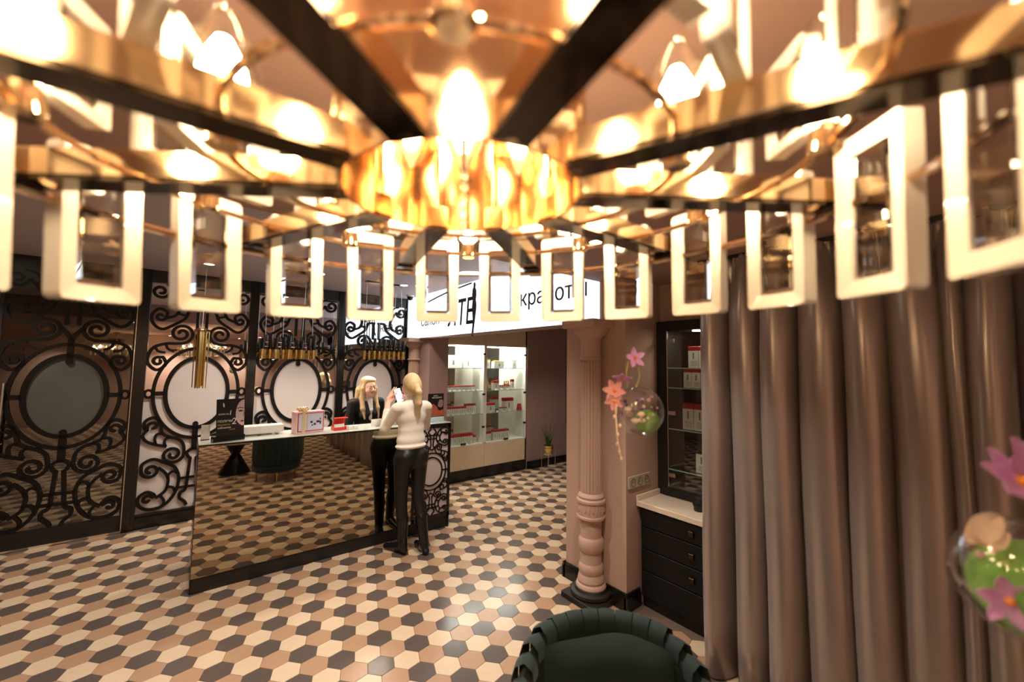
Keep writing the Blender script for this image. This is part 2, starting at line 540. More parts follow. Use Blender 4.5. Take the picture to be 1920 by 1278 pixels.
UP = []      # (name, pts, width, closed)   right half, upper
UP.append(('scroll', path((.02, 2.383), (.09, 2.383), (.125, 2.37), (.158, 2.278), (.251, 2.202)) + path((.251, 2.202), (.346, 2.148), (.42, 2.193), (.448, 2.29), (.39, 2.372), (.318, 2.34), (.33, 2.26)) + list(reversed(spiral((.369, 2.285), .042, 215, .9, -1, .014))), .024, False))
UP.append(('scroll', spiral((.384, 2.571), .078, 180, 1.35, -1, .014) + path((.306, 2.572), (.255, 2.51), (.212, 2.40), (.24, 2.312), (.318, 2.275)), .024, False))
UP.append(('leaf_rib', path((.122, 2.36), (.15, 2.318), (.20, 2.325), (.228, 2.34)), .02, False))
UP.append(('leaf_rib', path((.255, 2.51), (.232, 2.575), (.27, 2.635), (.34, 2.655)), .02, False))
UP.append(('scroll', spiral((.180, 2.105), .112, 262, 1.75, 1, .016) + path((.165, 1.994), (.225, 1.99), (.317, 1.985), (.405, 1.945), (.447, 1.87), (.452, 1.77), (.375, 1.692), (.30, 1.755), (.325, 1.835)) + list(reversed(spiral((.367, 1.788), .048, 110, 1.0, 1, .014))), .025, False))
UP.append(('leaf_rib', path((.40, 1.945), (.37, 1.90), (.31, 1.885)), .02, False))
UP.append(('leaf_rib', path((.31, 1.985), (.29, 1.93), (.235, 1.90)), .02, False))
UP.append(('rod', [(.043, 2.383), (.043, 2.14)], .022, False))
UP.append(('stem_flare', path((.0, 1.99), (.03, 2.05), (.075, 2.112)), .028, False))
UP.append(('side_bar', [(.288, 1.43), (.385, 1.43)], .036, False))
UP.append(('small_ring', ell((.425, 1.43), .033, .04, 20), .02, True))
LO = []
LO.append(('baluster', path((.0, .80), (.03, .79), (.062, .757), (.045, .71), (.027, .695)) + [(.03, .65), (.04, .5), (.046, .385)] + path((.046, .385), (.06, .34), (.096, .318), (.098, .262), (.055, .215), (.036, .174)), .024, False))
LO.append(('cross_bar', [(0, .48), (.118, .478)], .02, False))
LO.append(('cross_bar', [(0, .379), (.13, .379)], .02, False))
LO.append(('scroll', spiral((.362, .597), .075, -15, 1.25, 1, .016) + path((.437, .60), (.43, .675), (.345, .718), (.252, .671), (.156, .604), (.116, .474), (.141, .332), (.195, .241), (.27, .19), (.37, .188), (.44, .245), (.44, .33), (.375, .372), (.31, .33)) + list(reversed(spiral((.372, .292), .046, 160, .9, 1, .014))), .024, False))
LO.append(('scroll', path((.30, .622), (.25, .575), (.217, .52), (.207, .457), (.229, .36), (.305, .298)), .022, False))
LO.append(('leaf_rib', path((.135, .545), (.17, .565), (.205, .54), (.214, .50)), .02, False))
LO.append(('leaf_rib', path((.142, .34), (.16, .385), (.20, .40), (.216, .395)), .02, False))
LO.append(('leaf_rib', path((.235, .21), (.232, .26), (.265, .315)), .02, False))
LO.append(('scroll', spiral((.185, .752), .10, 180, 1.6, -1, .016) + path((.085, .76), (.10, .86), (.15, .918), (.219, .946), (.285, .995), (.303, 1.08), (.33, 1.15), (.385, 1.168), (.44, 1.12), (.43, 1.04)) + list(reversed(spiral((.366, 1.075), .05, -25, .9, -1, .014))), .024, False))
LO.append(('scroll', path((.405, 1.045), (.445, .985), (.42, .925), (.35, .88), (.24, .845)), .022, False))
LO.append(('leaf_rib', path((.285, .99), (.33, .985), (.345, .94), (.335, .878)), .02, False))
LO.append(('leaf_rib', path((.21, .943), (.25, .93), (.262, .89), (.25, .85)), .02, False))
def mir(pts): return [(-x, y) for x, y in pts]
STROKES = []
for nm, pts, wd, cl in UP + LO:
    STROKES.append((nm, pts, wd, cl)); STROKES.append((nm, mir(pts), wd, cl))
STROKES.append(('oval_ring', ell((0, 1.435), .285, .40), .032, True))
STROKES.append(('outer_ring', ell((0, 1.435), .388, .512, 80), .026, True))
STROKES.append(('stem', [(0, 1.78), (0, 2.0)], .036, False))
STROKES.append(('stem', [(0, 1.06), (0, .79)], .042, False))
SCR = []
for nm, pts, wd, cl in STROKES:
    SCR.append((nm, MB().ribbon(pts, wd * 1.28, -.016, 0, cl).mesh(nm, IRON)))
for z in (1.775, 1.075):
    mb = MB().prism(ell((0, z), .027, .03, 16), -.018, 0)
    SCR.append(('finial', mb.mesh('finial', IRON)))

def oval_prism(a, b_, z, y0, y1):
    return MB().prism(ell((0, z), a, b_, 56), y0, y1)
def panel(name, label, cat, cx, y, hw, m_up, m_fr, group=None, m_lo=None):
    t = thing(name, label, cat, (cx, y, 0), 0, group)
    ob('mirror_pane' if not m_lo else 'glass_pane', MB().box(-hw, 0, 1.40, hw, .012, 2.665), m_up, t)
    ob('frosted_pane' if not m_lo else 'glass_pane', MB().box(-hw, 0, .15, hw, .012, 1.40), m_lo or m_fr, t)
    ob('frosted_oval', oval_prism(.285, .40, 1.435, -.004, 0.0), m_fr, t)
    for nm, me in SCR:
        link(nm, me, t, (0, -.005, 0))
    return t
panel('mirror_panel', 'scrollwork mirror panel next to the smoked sliding door', 'mirror panel', .09, YB - .004, .46, MIRROR, FROST, 'scrollwork mirror panels behind reception')
panel('mirror_panel', 'scrollwork mirror panel behind the pink gift box, between the two others', 'mirror panel', 1.1225, YB - .004, .478, MIRROR, FROST, 'scrollwork mirror panels behind reception')
panel('mirror_panel', 'scrollwork mirror panel behind the receptionist, next to the lit sign', 'mirror panel', 2.1475, YB - .004, .4525, MIRROR, FROST, 'scrollwork mirror panels behind reception')
d1 = panel('door_1', 'smoked glass sliding door with black scrollwork', None, -.945, YB - .02, .475, DOORGLASS, DOORFROST, None, DOORGLASS)
d1['kind'] = 'structure'
fr = MB().box(-.475, -.02, .02, .475, .012, .17).box(-.475, -.018, .17, -.455, .012, 2.48).box(.455, -.018, .17, .475, .012, 2.48).box(-.475, -.02, 2.48, .475, .012, 2.66)
ob('door_frame', fr, BLACK_M, d1)
ob('steel_edge', MB().box(.472, -.05, 0.02, .478, .0, 2.5), CHROME, d1)
ob('door_rail', MB().box(-.475, -.03, .0, .475, -.005, .02), CHROME, d1)
hd = MB().tube([(-.40, -.06, .90), (-.40, -.06, 1.57)], .012, 12).tube([(-.40, -.06, 1.0), (-.40, 0, 1.0)], .008, 8).tube([(-.40, -.06, 1.47), (-.40, 0, 1.47)], .008, 8)
ob('door_handle', hd, CHROME, d1, smooth=True)

# ================================================================== COLUMNS
def column(name, label, loc, sc=1.0):
    t = thing(name, label, 'column', loc, 0, 'fluted half columns carrying the sign beam')
    mbp = MUP = MAUVE
    ob('abacus', MB().box(-.17, -.17, 2.105, .17, .17, 2.168, ch=.008), mbp, t)
    prof = [(.10, 1.85), (.098, 1.862), (.088, 1.868), (.083, 1.88), (.083, 2.02), (.09, 2.03), (.105, 2.045), (.125, 2.06), (.14, 2.085), (.145, 2.105)]
    ob('capital', MB().lathe(prof, n=36), mbp, t, True, 24)
    # fluted shaft
    n = 80; vs = []; fs = []
    zz = [.80, .815, 1.835, 1.85]
    for i, z in enumerate(zz):
        for k in range(n):
            a = 2 * PI * k / n
            fl = .0075 * (max(0, math.cos(a * 20)) ** .6) if 0 < i < 3 else 0
            rr = (.084 - .004 * (z - .8)) - fl
            vs.append((rr * math.cos(a), rr * math.sin(a), z))
    for i in range(len(zz) - 1):
        for k in range(n):
            k2 = (k + 1) % n
            fs.append((i * n + k, i * n + k2, (i + 1) * n + k2, (i + 1) * n + k))
    ob('fluted_shaft', MB().add(vs, fs), mbp, t)
    prof = [(.088, .60), (.10, .606), (.112, .62), (.112, .635), (.106, .642), (.106, .735), (.113, .742), (.113, .758), (.10, .77), (.104, .785), (.096, .80), (.086, .81)]
    ob('banded_collar', MB().lathe(prof, n=36), mbp, t, True, 24)
    # relief on the collar
    mb = MB()
    for k in range(22):
        a = 2 * PI * k / 22
        M = Matrix.Rotation(a, 4, 'Z') @ Matrix.Translation((.106, 0, .688))
        mb.sphere((0, 0, 0), (.005, .008, .032 if k % 2 else .02), 8, 6, 0, M)
    ob('relief_band', mb, mbp, t, True)
    prof = [(.083, .36), (.083, .485), (.09, .49), (.098, .475), (.10, .45), (.098, .425), (.09, .41)]
    prof = [(.083, .20), (.092, .205), (.097, .23), (.097, .25), (.09, .27), (.084, .28), (.082, .36), (.088, .365), (.097, .385), (.099, .42), (.097, .45), (.09, .465), (.083, .475), (.083, .61)]
    ob('lower_shaft', MB().lathe(prof, n=36), mbp, t, True, 24)
    prof = [(.115, .095), (.118, .11), (.112, .125), (.10, .135), (.104, .15), (.10, .17), (.096, .185), (.088, .205)]
    ob('torus_base', MB().lathe(prof, n=36), mbp, t, True, 24)
    pl = MB().box(-.165, -.165, 0, .165, .165, .045, ch=.004).lathe([(.15, .045), (.158, .055), (.155, .075), (.13, .085), (.122, .10)], n=32)
    ob('plinth', pl, BLACK_M, t, True, 30)
    return t
column('half_column', 'mauve fluted half column on a black plinth beside the worktop', (2.545, 2.18, 0))
column('half_column', 'mauve fluted half column left of the product display', (2.60, 5.62, 0))

# ================================================================== SIGN
sg = thing('light_box_sign', 'long white lit sign box with black brush lettering and slim figure', 'sign', (2.62, 5.93, 2.17))
L_ = 5.93 - 2.16
# local: x to the reader's right (-Y), y away from the reader (+X), z up
sg.rotation_euler = (0, 0, -PI / 2)
ob('sign_case', MB().box(-.012, .012, 0, L_, .12, .628), BLACK_M, sg)
ob('sign_face', MB().box(-.012, 0, .004, L_, .012, .628), SIGN, sg)
def sign_text(nm, body, size, x, z, shear=.0, off=0.0, xs=1.0):
    me = text_mesh(nm, body, size, SIGNINK, 'LEFT', shear, .002, off, xs)
    return link('lettering', me, sg, (x, -.003, z), (PI / 2, 0, 0))
def drawn_letter(prev, size, x, z, kind):
    e = x + max(v.co.x for v in prev.data.vertices) + size * .10
    hx, sw = size * .545, size * .078
    mb = MB().box(e, -.005, z, e + sw, -.001, z + hx)
    if kind == 'н':
        mb.box(e, -.005, z + hx * .46, e + size * .44, -.001, z + hx * .46 + sw).box(e + size * .44 - sw, -.005, z, e + size * .44, -.001, z + hx)
    else:
        rr = hx * .31
        arc = [(e + sw * .5, z + 2 * rr)] + [(e + size * .20 + rr * math.cos(t), z + rr + (rr - sw * .5) * math.sin(t)) for t in [PI / 2 - PI * k / 10 for k in range(11)]] + [(e + sw * .5, z + sw * .5)]
        mb.ribbon(arc, sw, -.005, -.001)
        mb.box(e + size * .52, -.005, z, e + size * .52 + sw, -.001, z + hx)
    return ob('lettering', mb, SIGNINK, sg)
drawn_letter(sign_text('t1', 'сало', .20, .47, .17), .20, .47, .17, 'н')
sign_text('t2', 'ЛТЕ', .44, 1.25, .12, .12, .004, .72)
drawn_letter(sign_text('t4', 'красот', .225, 2.74, .23), .225, 2.74, .23, 'ы')
pf = [(1.745, -.03), (1.775, -.035), (1.785, .06), (1.80, .16), (1.815, .26), (1.822, .33), (1.808, .40), (1.818, .46), (1.81, .52), (1.795, .54), (1.802, .58), (1.787, .612), (1.768, .60), (1.77, .56), (1.755, .53), (1.745, .46), (1.758, .40), (1.748, .32), (1.756, .24), (1.765, .16), (1.758, .06)]
ob('slim_figure', MB().prism([(1.885 + (x - 1.782) * 1.25, z) for x, z in pf], -.006, 0), SIGNFIG, sg)
ob('brush_stroke', MB().ribbon(path((.45, .47), (.72, .51), (1.2, .57), (1.82, .612)), .018, -.005, 0), SIGNINK, sg)
struct('trim_7', MB().box(2.60, 2.16, 2.155, 2.76, 5.96, 2.17), MAUVE_DK, 'narrow moulding under the lit sign')

# ================================================================== COUNTER
ct = thing('reception_counter', 'bronze mirrored reception counter with black edges and glass top', 'counter', (0, 0, 0))
X0, X1, YC, CTZ = .09, 2.352, 4.07, 1.145
ob('mirror_front', MB().box(X0 + .004, YC, .12, 1.905, YC + .02, 1.125), BRONZE_MIRROR, ct)
ob('kick_plinth', MB().box(X0 + .01, YC + .012, 0, X1, YC + .5, .12), BLACK_M, ct)
ob('left_side', MB().box(X0, YC + .02, .0, X0 + .02, YC + .5, 1.125), BLACK, ct)
ob('right_side', MB().box(X1 - .02, YC - .002, .0, X1, YC + .5, 1.125), BLACK, ct)
ob('corner_post', MB().box(1.90, YC - .004, .1, 1.915, YC + .02, 1.125), BLACK, ct)
ob('counter_top', MB().box(X0, YC - .002, 1.125, X1, YC + .38, CTZ - .006), BLACK, ct)
ob('glass_top', MB().box(X0, YC - .004, CTZ - .006, X1, YC + .39, CTZ), mat('counter_top_glass', srgb(196, 200, 190), 0.08, spec=.8), ct)
ob('work_desk', MB().box(X0, YC + .40, .72, X1, YC + .75, .76), BLACK_M, ct)
ob('back_panel', MB().box(X0 + .02, YC + .36, .0, X1 - .02, YC + .38, 1.125), BLACK_M, ct)
ep = ob('scroll_panel', MB().box(1.915, YC + .004, .155, X1 - .02, YC + .02, 1.105), mat('white_panel', srgb(206, 196, 196), .5, noise=.03, nscale=10), ct)
pcx, ph = (1.915 + X1 - .02) / 2, .63
sx, sz = .205 / .455, .465 / 1.26
def ecv(pts, flip):
    out = []
    for x, z in pts:
        dz = (1.43 - z) * sz
        out.append((pcx + x * sx, ph + (dz if flip else -dz)))
    return out
for nm, pts, wd, cl in LO:
    for sgn in (1, -1):
        for fl in (0, 1):
            p2 = ecv([(x * sgn, z) for x, z in pts], fl)
            ob(nm, MB().ribbon(p2, .0115, YC - .006, YC + .004, cl), IRON, ep)
ob('oval_ring', MB().ribbon(ell((pcx, ph), .13, .15, 40), .014, YC - .006, YC + .004, True), IRON, ep)
ob('outer_ring', MB().ribbon(ell((pcx, ph), .175, .197, 40), .012, YC - .006, YC + .004, True), IRON, ep)
for s in (-1, 1):
    ob('side_bar', MB().ribbon([(pcx + s * .13, ph), (pcx + s * .205, ph)], .014, YC - .006, YC + .004), IRON, ep)
fb = MB()
for x0, x1, z0, z1 in ((1.913, X1, 1.095, 1.125), (1.913, X1, .12, .165), (1.913, 1.928, .12, 1.125), (X1 - .03, X1, .12, 1.125)):
    fb.box(x0, YC - .008, z0, x1, YC + .004, z1)
ob('panel_frame', fb, BLACK, ep)

# -------- things on the counter
def flat_text(parent, nm, body, size, m, x, z, shear=0, ext=.0004, align='LEFT', off=0, xs=1.0):
    return link('print', text_mesh(nm, body, size, m, align, shear, ext, off, xs), parent, (x, -.0008, z), (PI / 2, 0, 0))
ps = thing('poster_stand', "black advertising poster with a woman's face and gift offer, standing on the counter", 'poster', (.20, 4.10, CTZ), R_(14))
ob('base_block', MB().box(-.02, -.01, 0, .205, .06, .045, ch=.003), BLACK, ps)
pb = ob('poster_board', MB().box(0, 0, .045, .20, .006, .345), POSTER, ps)
pb.rotation_euler = (R_(-6), 0, 0)
face = [(.2, .335), (.18, .33), (.16, .31), (.146, .28), (.138, .24), (.136, .205), (.14, .175), (.15, .15), (.165, .13), (.185, .118), (.2, .12)]
fc = ob('printed_face', MB().prism(face, -.0008, 0), PFACE, pb)
ob('printed_brow', MB().ribbon(path((.148, .258), (.165, .268), (.195, .262)), .006, -.0014, -.0006), INK, fc)
ob('printed_eye', MB().prism(ell((.172, .24), .018, .007, 16), -.0014, -.0006), INK, fc)
ob('printed_shadow', MB().ribbon(path((.2, .25), (.196, .21), (.2, .19)), .008, -.0014, -.0006), PFACE2, fc)
ob('printed_lips', MB().prism(ell((.185, .155), .014, .0075, 16), -.0014, -.0006), mat('print_lip', srgb(120, 60, 60), .5), fc)
ob('printed_flame', MB().prism([(.05, .275), (.056, .285), (.052, .305), (.046, .318), (.044, .295)], -.0012, 0), CREAMP, pb)
flat_text(pb, 'p1', 'КУПИ НА', .017, CARTON, .012, .215)
flat_text(pb, 'p2', '1', .055, CARTON, .082, .212, .15)
flat_text(pb, 'p3', 'ПОЛУЧИ', .025, CARTON, .006, .155, .2)
flat_text(pb, 'p4', '2', .072, CARTON, .106, .135, .15)
flat_text(pb, 'p5', 'ПОДАРОК', .018, POCHRE, .008, .128)
flat_text(pb, 'p6', 'cellcosmet', .022, CARTON, .008, .105, .15)
flat_text(pb, 'p7', 'cellmen', .014, POCHRE, .09, .090, .15)
flat_text(ps, 'p8', '·✦·', .02, POCHRE, .08, .014)
ps.children[0].name

wt = thing('acrylic_tray', 'low white display tray with clear feet behind the poster', 'tray', (.50, 4.32, CTZ), 0)
ob('tray_body', MB().box(-.13, -.06, .02, .21, .07, .085, ch=.004), WHITE, wt)
for x in (-.10, 0.02, .16):
    ob('foot', MB().box(x - .012, -.07, 0, x + .012, .06, .02), CLEAR, wt)
ws = thing('leaflet_holder', 'slim white leaflet holder at the left end of the counter', 'leaflet holder', (.135, 4.30, CTZ))
ob('back_sheet', MB().box(-.03, 0, 0, .03, .01, .12), WHITE, ws)
ob('pocket', MB().box(-.03, -.03, 0, .03, -.02, .05), WHITE, ws)
ob('holder_base', MB().box(-.03, -.03, 0, .03, .01, .006), WHITE, ws)

gb = thing('gift_box', 'pink boxed gift set with gold ribbon bow on the counter', 'gift box', (.905, 4.22, CTZ), R_(10))
ob('carton', MB().box(-.13, -.045, 0, .13, .055, .20, ch=.004), PINKBOX, gb)
ob('front_print', MB().box(-.105, -.047, .022, .118, -.044, .182), LILAC, gb)
fb = MB()
for x0, x1, z0, z1 in ((-.112, .122, .018, .024), (-.112, .122, .180, .186), (-.112, -.106, .018, .186), (.116, .122, .018, .186)):
    fb.box(x0, -.0485, z0, x1, -.045, z1)
ob('red_border', fb, RED, gb)
pp = MB()
for k, (x, z, ww, hh) in enumerate([(.0, .09, .02, .02), (.03, .07, .02, .018), (.055, .09, .028, .02), (.085, .075, .012, .03), (.085, .115, .008, .018), (.012, .064, .012, .012)]):
    pp.box(x, -.0485, z, x + ww, -.046, z + hh)
ob('printed_jars', pp, SIGNFIG, gb)
ob('ribbon', MB().box(-.075, -.050, -.0, -.045, .058, .203).box(-.03, -.050, 0.03, -.022, -.046, .20), RIBBON, gb)
mb = MB()
for a in (20, 70, 120, 160, 200, 250, 310):
    c, s_ = math.cos(R_(a)), math.sin(R_(a))
    mb.tube(catmull([(-.05, 0, .20), (-.05 + .03 * c, .03 * s_, .235), (-.05 + .055 * c, .045 * s_, .225), (-.05 + .03 * c, .02 * s_, .205), (-.05, 0, .203)], 4), .006, 6)
ob('bow', mb, RIBBON, gb, True)

rr_ = thing('tester_rack', 'coral red tester rack holding small vials on the counter', 'rack', (1.17, 4.20, CTZ), R_(8))
ob('rack_base', MB().box(-.05, -.03, 0, .075, .05, .035, ch=.003), CORAL, rr_)
mb = MB().prism([(-.05, .03), (.06, .03), (.085, .115), (-.025, .115)], .02, .03)
ob('back_board', mb, CORAL, rr_)
ob('top_lip', MB().box(-.03, -.012, .108, .09, .035, .118, ch=.003), CORAL, rr_)
ob('white_step', MB().box(-.045, -.032, .03, .045, -.005, .06), CARTON, rr_)
for k in range(6):
    v_ = ob('vial', MB().lathe([(.005, .058), (.006, .06), (.006, .085), (.004, .09), (.0045, .105)], -.04 + k * .015, -.015, 8), RED, rr_, True)
for k in range(2):
    tag(ob('card_box', MB().box(0, 0, 0, .045, .03, .035, ch=.002), CARTON, loc=(1.255 + k * .047, 4.155, CTZ)), 'tiny white card box beside the coral tester rack', 'box', 'card boxes on the counter')
pl = thing('desk_plate', 'long white name plate lying in front of the receptionist', 'plate', (1.50, 4.22, CTZ), R_(4))
ob('plate_face', MB().prism([(0, 0), (.30, 0), (.30, .075), (0, .075)], -.004, .004), WHITE, pl)
ob('plate_foot', MB().box(0, -.03, 0, .30, .045, .006), WHITE, pl)
p2 = thing('photo_poster', 'dark photo poster on a clear foot at the right end of the counter', 'poster', (2.13, 4.20, CTZ), R_(6))
pb2 = ob('poster_board', MB().box(0, 0, .05, .21, .008, .315), POSTER, p2)
ob('clear_foot', MB().box(0, -.03, 0, .2, .05, .05, ch=.003), mat('ice_acrylic', srgb(190, 214, 220), .15, spec=.7), p2)
flat_text(pb2, 'q1', 'МАСКА', .016, CARTON, .07, .285)
flat_text(pb2, 'q2', 'МЕЗОДЕРМ 2', .020, CARTON, .05, .262)
ob('printed_hands', MB().prism(catmull([(.01, .06), (.2, .06), (.205, .13), (.15, .12), (.11, .17), (.06, .20), (.02, .16), (.03, .11)], 4, True), -.001, 0), PWARM, pb2)
ob('printed_cup', MB().prism(catmull([(.13, .17), (.19, .16), (.2, .23), (.15, .24)], 4, True), -.001, 0), PFACE2, pb2)

# ================================================================== PRODUCT DISPLAY
ds = thing('display_cabinet', 'white lit product display with glass shelves built into the alcove wall', 'display cabinet', (0, 0, 0))
DX0, DXM, DX1, DYF, DYB = 2.985, 3.775, 4.645, 5.45, 5.80
ob('lower_panel', MB().box(DX0, DYF, .17, DXM - .002, DYF + .02, .53).box(DXM + .002, DYF, .17, DX1, DYF + .02, .53), CREAM, ds)
ob('kick_plinth', MB().box(DX0, DYF - .006, 0, DX1, DYF + .05, .168), BLACK, ds)
ob('upper_panel', MB().box(DX0, DYF, 2.10, DXM - .002, DYF + .02, 2.5).box(DXM + .002, DYF, 2.10, DX1, DYF + .02, 2.5), CREAM, ds)
ob('side_wall', MB().box(DX0, DYF + .005, .168, DX0 + .02, DYB, 2.5), WHITE, ds)
ob('side_wall', MB().box(DX1 - .02, DYF, .168, DX1, DYB, 2.5), WHITE, ds)
ob('divider', MB().box(DXM - .03, DYF + .004, .53, DXM + .03, DYB, 2.12), WHITE, ds)
ob('back_mirror', MB().box(DX0 + .02, DYB - .01, .53, DX1 - .02, DYB, 2.12), mat('display_back_mirror', (.62, .64, .6, 1), .03, metal=1.0), ds)
ob('back_white', MB().box(3.40, DYB - .016, .53, DXM - .03, DYB - .01, 2.12).box(4.3, DYB - .016, .53, DX1 - .02, DYB - .01, 2.12), WHITE, ds)
ob('floor_board', MB().box(DX0 + .02, DYF + .004, .52, DX1 - .02, DYB, .54), WHITE, ds)
ob('roof_board', MB().box(DX0 + .02, DYF + .004, 2.115, DX1 - .02, DYB, 2.135), WHITE, ds)
SHZ = [1.735, 1.372, 1.005]
for z in SHZ:
    for x0, x1 in ((DX0 + .02, DXM - .03), (DXM + .03, DX1 - .02)):
        s_ = ob('glass_shelf', MB().box(x0, DYF + .03, z - .008, x1, DYB - .02, z), CLEAR, ds)
        ob('shelf_edge', MB().box(x0, DYF + .026, z - .008, x1, DYF + .03, z), GLASSEDGE, s_)
for x0, x1 in ((DX0, DXM - .002), (DXM + .002, DX1)):
    dr = ob('glass_door', MB().box(x0, DYF + .002, .53, x1, DYF + .008, 2.10), CLEAR, ds)
    hx = x1 - .045 if x0 == DX0 else x1 - .05
    for z in (.78, 1.30, 1.95):
        ob('hinge', MB().box(hx, DYF - .004, z, hx + .045, DYF + .014, z + .03), BLACK_M, dr)
    kx = (x0 + x1) / 2
    ob('door_knob', MB().box(kx - .05, DYF - .012, .545, kx + .05, DYF + .012, .575, ch=.01), BLACK_M, dr)
for x0, x1 in ((DX0 + .05, DXM - .05), (DXM + .05, DX1 - .05)):
    ob('led_light', MB().box(x0, DYF + .03, 2.108, x1, DYF + .05, 2.115), LED, ds)

# carton family
def carton_mesh(w_, d_, h_, lid, lidm=RED, ch=.0015):
    mb = MB().box(-w_ / 2, -d_ / 2, 0, w_ / 2, d_ / 2, h_ * (1 - lid), 0, ch=ch)
    return mb.mesh('carton', CARTON), MB().box(-w_ / 2, -d_ / 2, h_ * (1 - lid), w_ / 2, d_ / 2, h_, ch=ch).mesh('lid', lidm), \
        MB().box(-w_ * .06, -d_ / 2 - .0008, h_ * .25, w_ * .06, -d_ / 2, h_ * .62).mesh('print', INKGREY)
def cartons(name, label, cat, group, spots, dims, lid, rz=0, lidm=RED):
    ms = carton_mesh(*dims, lid, lidm)
    for (x, y, z) in spots:
        t = thing(name, label, cat, (x, y, z), rz + R_(random.uniform(-3, 3)), group)
        for nm, me in zip(('carton', 'lid', 'print'), ms):
            link(nm, me, t)
FY = DYF + .10
g = 'white and red cartons in the lit display'
def row(x0, n, pitch, y, z): return [(x0 + k * pitch, y, z) for k in range(n)]
cartons('product_carton', 'low white carton with red lid on the second shelf, left bay of lit display', 'carton', g, row(3.10, 9, .062, FY, SHZ[1]), (.056, .06, .085), .22)
cartons('product_carton', 'white carton with red lid on the third shelf, left bay of lit display', 'carton', g, row(3.14, 5, .072, FY, SHZ[2]), (.066, .07, .13), .25)
cartons('product_carton', 'taller white carton with red lid, third shelf, left bay of lit display', 'carton', g, row(3.50, 3, .066, FY + .03, SHZ[2]), (.06, .06, .16), .2)
cartons('product_carton', 'white carton with red lid on the bottom board of the left display bay', 'carton', g, row(3.20, 6, .072, FY, .54), (.066, .07, .17), .28)
cartons('product_carton', 'small white carton with red lid ending the bottom row, left display bay', 'carton', g, row(3.64, 1, .07, FY, .54), (.05, .05, .13), .3)
cartons('product_carton', 'large white carton with red lid on the second shelf, right bay of lit display', 'carton', g, [(4.04, FY, SHZ[1])], (.11, .08, .15), .22)
cartons('product_carton', 'flat white carton with red lid on the second shelf, right bay of lit display', 'carton', g, row(4.17, 2, .11, FY, SHZ[1]), (.10, .07, .075), .22)
cartons('product_carton', 'slim white carton with red lid beside gold flacons, right bay of lit display', 'carton', g, [(4.43, FY + .03, SHZ[1])], (.055, .05, .17), .25)
cartons('product_carton', 'wide white carton with red lid on the third shelf, right bay of lit display', 'carton', g, [(3.93, FY, SHZ[2])], (.17, .09, .16), .25)
cartons('product_carton', 'largest white carton with red lid on the third shelf, right bay of lit display', 'carton', g, [(4.36, FY + .06, SHZ[2])], (.20, .09, .22), .25)
cartons('product_carton', 'flat small white carton with red lid before the largest one in the display', 'carton', g, [(4.19, FY - .03, SHZ[2])], (.13, .06, .075), .25)
cartons('product_carton', 'white carton with red lid on the bottom board, right bay of lit display', 'carton', g, row(4.04, 4, .082, FY, .54), (.075, .07, .17), .2)
cartons('product_carton', 'short white carton with red lid on the bottom board beside the display divider', 'carton', g, row(3.88, 2, .075, FY + .04, .54), (.066, .06, .15), .25)
lf = [(0, 0), (.003, 0), (.0265, .108), (.05, 0), (.053, 0), (.028, .113), (.025, .113)]
tag(ob('leaflet', MB().add([(x, y, z) for x in (0, .08) for y, z in lf], [(0, 1, 2, 6), (2, 3, 4, 5), (2, 5, 6), (7, 13, 9, 8), (9, 12, 11, 10), (9, 13, 12)] + [(i, (i + 1) % 7, 7 + (i + 1) % 7, 7 + i) for i in range(7)]), RED, loc=(4.53, FY - .03, SHZ[2])), 'small red leaflet leaning on the third shelf of the lit display', 'leaflet')
cartons('gift_carton', 'largest white gift carton with pale gold lid on the top display shelf', 'carton', 'gift cartons on the top shelf', [(3.22, FY + .05, SHZ[0]), ], (.30, .14, .20), .1, lidm=RIBBON)
cartons('gift_carton', 'smaller white gift carton with pale gold lid, top shelf, left display bay', 'carton', 'gift cartons on the top shelf', [(3.50, FY + .05, SHZ[0])], (.18, .12, .17), .1, lidm=RIBBON)
cartons('gift_carton', 'narrow white carton with yellow lid on the top shelf, right bay of lit display', 'carton', 'gift cartons on the top shelf', [(3.86, FY, SHZ[0]), (4.42, FY, SHZ[0])], (.10, .08, .14), .1, lidm=POCHRE)
cartons('gift_carton', 'wide white carton with yellow lid on the top shelf, right bay of lit display', 'carton', 'gift cartons on the top shelf', [(4.09, FY, SHZ[0])], (.20, .1, .12), .12, lidm=POCHRE)
fl_m = MB().lathe([(.014, 0), (.017, .004), (.017, .10), (.012, .105), (.012, .14), (.009, .142)], n=12).mesh('flacon', GOLD_S, True, 40)
for x in (4.29, 4.332, 4.374):
    tag(link('gold_flacon', fl_m, None, (x, FY + .065, SHZ[1])), 'slim gold flacon on the second shelf of the lit display', 'flacon', 'gold flacons in the lit display')
for x in (3.835, 3.865, 3.9, 3.935):
    tag(link('gold_flacon', fl_m, None, (x, FY + .06, SHZ[1])), 'gold flacon left of the large carton on the second shelf of the lit display', 'flacon', 'gold flacons left of the carton')
cd_m = MB().prism([(0, 0), (.045, 0), (.045, .028), (0, .028)], 0, .002).mesh('price_card', CARTON)
for z, x0, n, p in ((SHZ[1], 3.12, 7, .085), (SHZ[2], 3.10, 6, .09), (SHZ[1], 4.0, 4, .12), (SHZ[2], 3.9, 4, .13)):
    lab = {SHZ[1]: 'second', SHZ[2]: 'third'}[z]
    bay = 'left' if x0 < 3.7 else 'right'
    for k in range(n):
        tag(link('price_card', cd_m, None, (x0 + k * p, DYF + .036, z), (R_(-14), 0, 0)), 'tiny white price card on the %s shelf, %s bay of lit display' % (lab, bay), 'price card', 'price cards in the lit display')

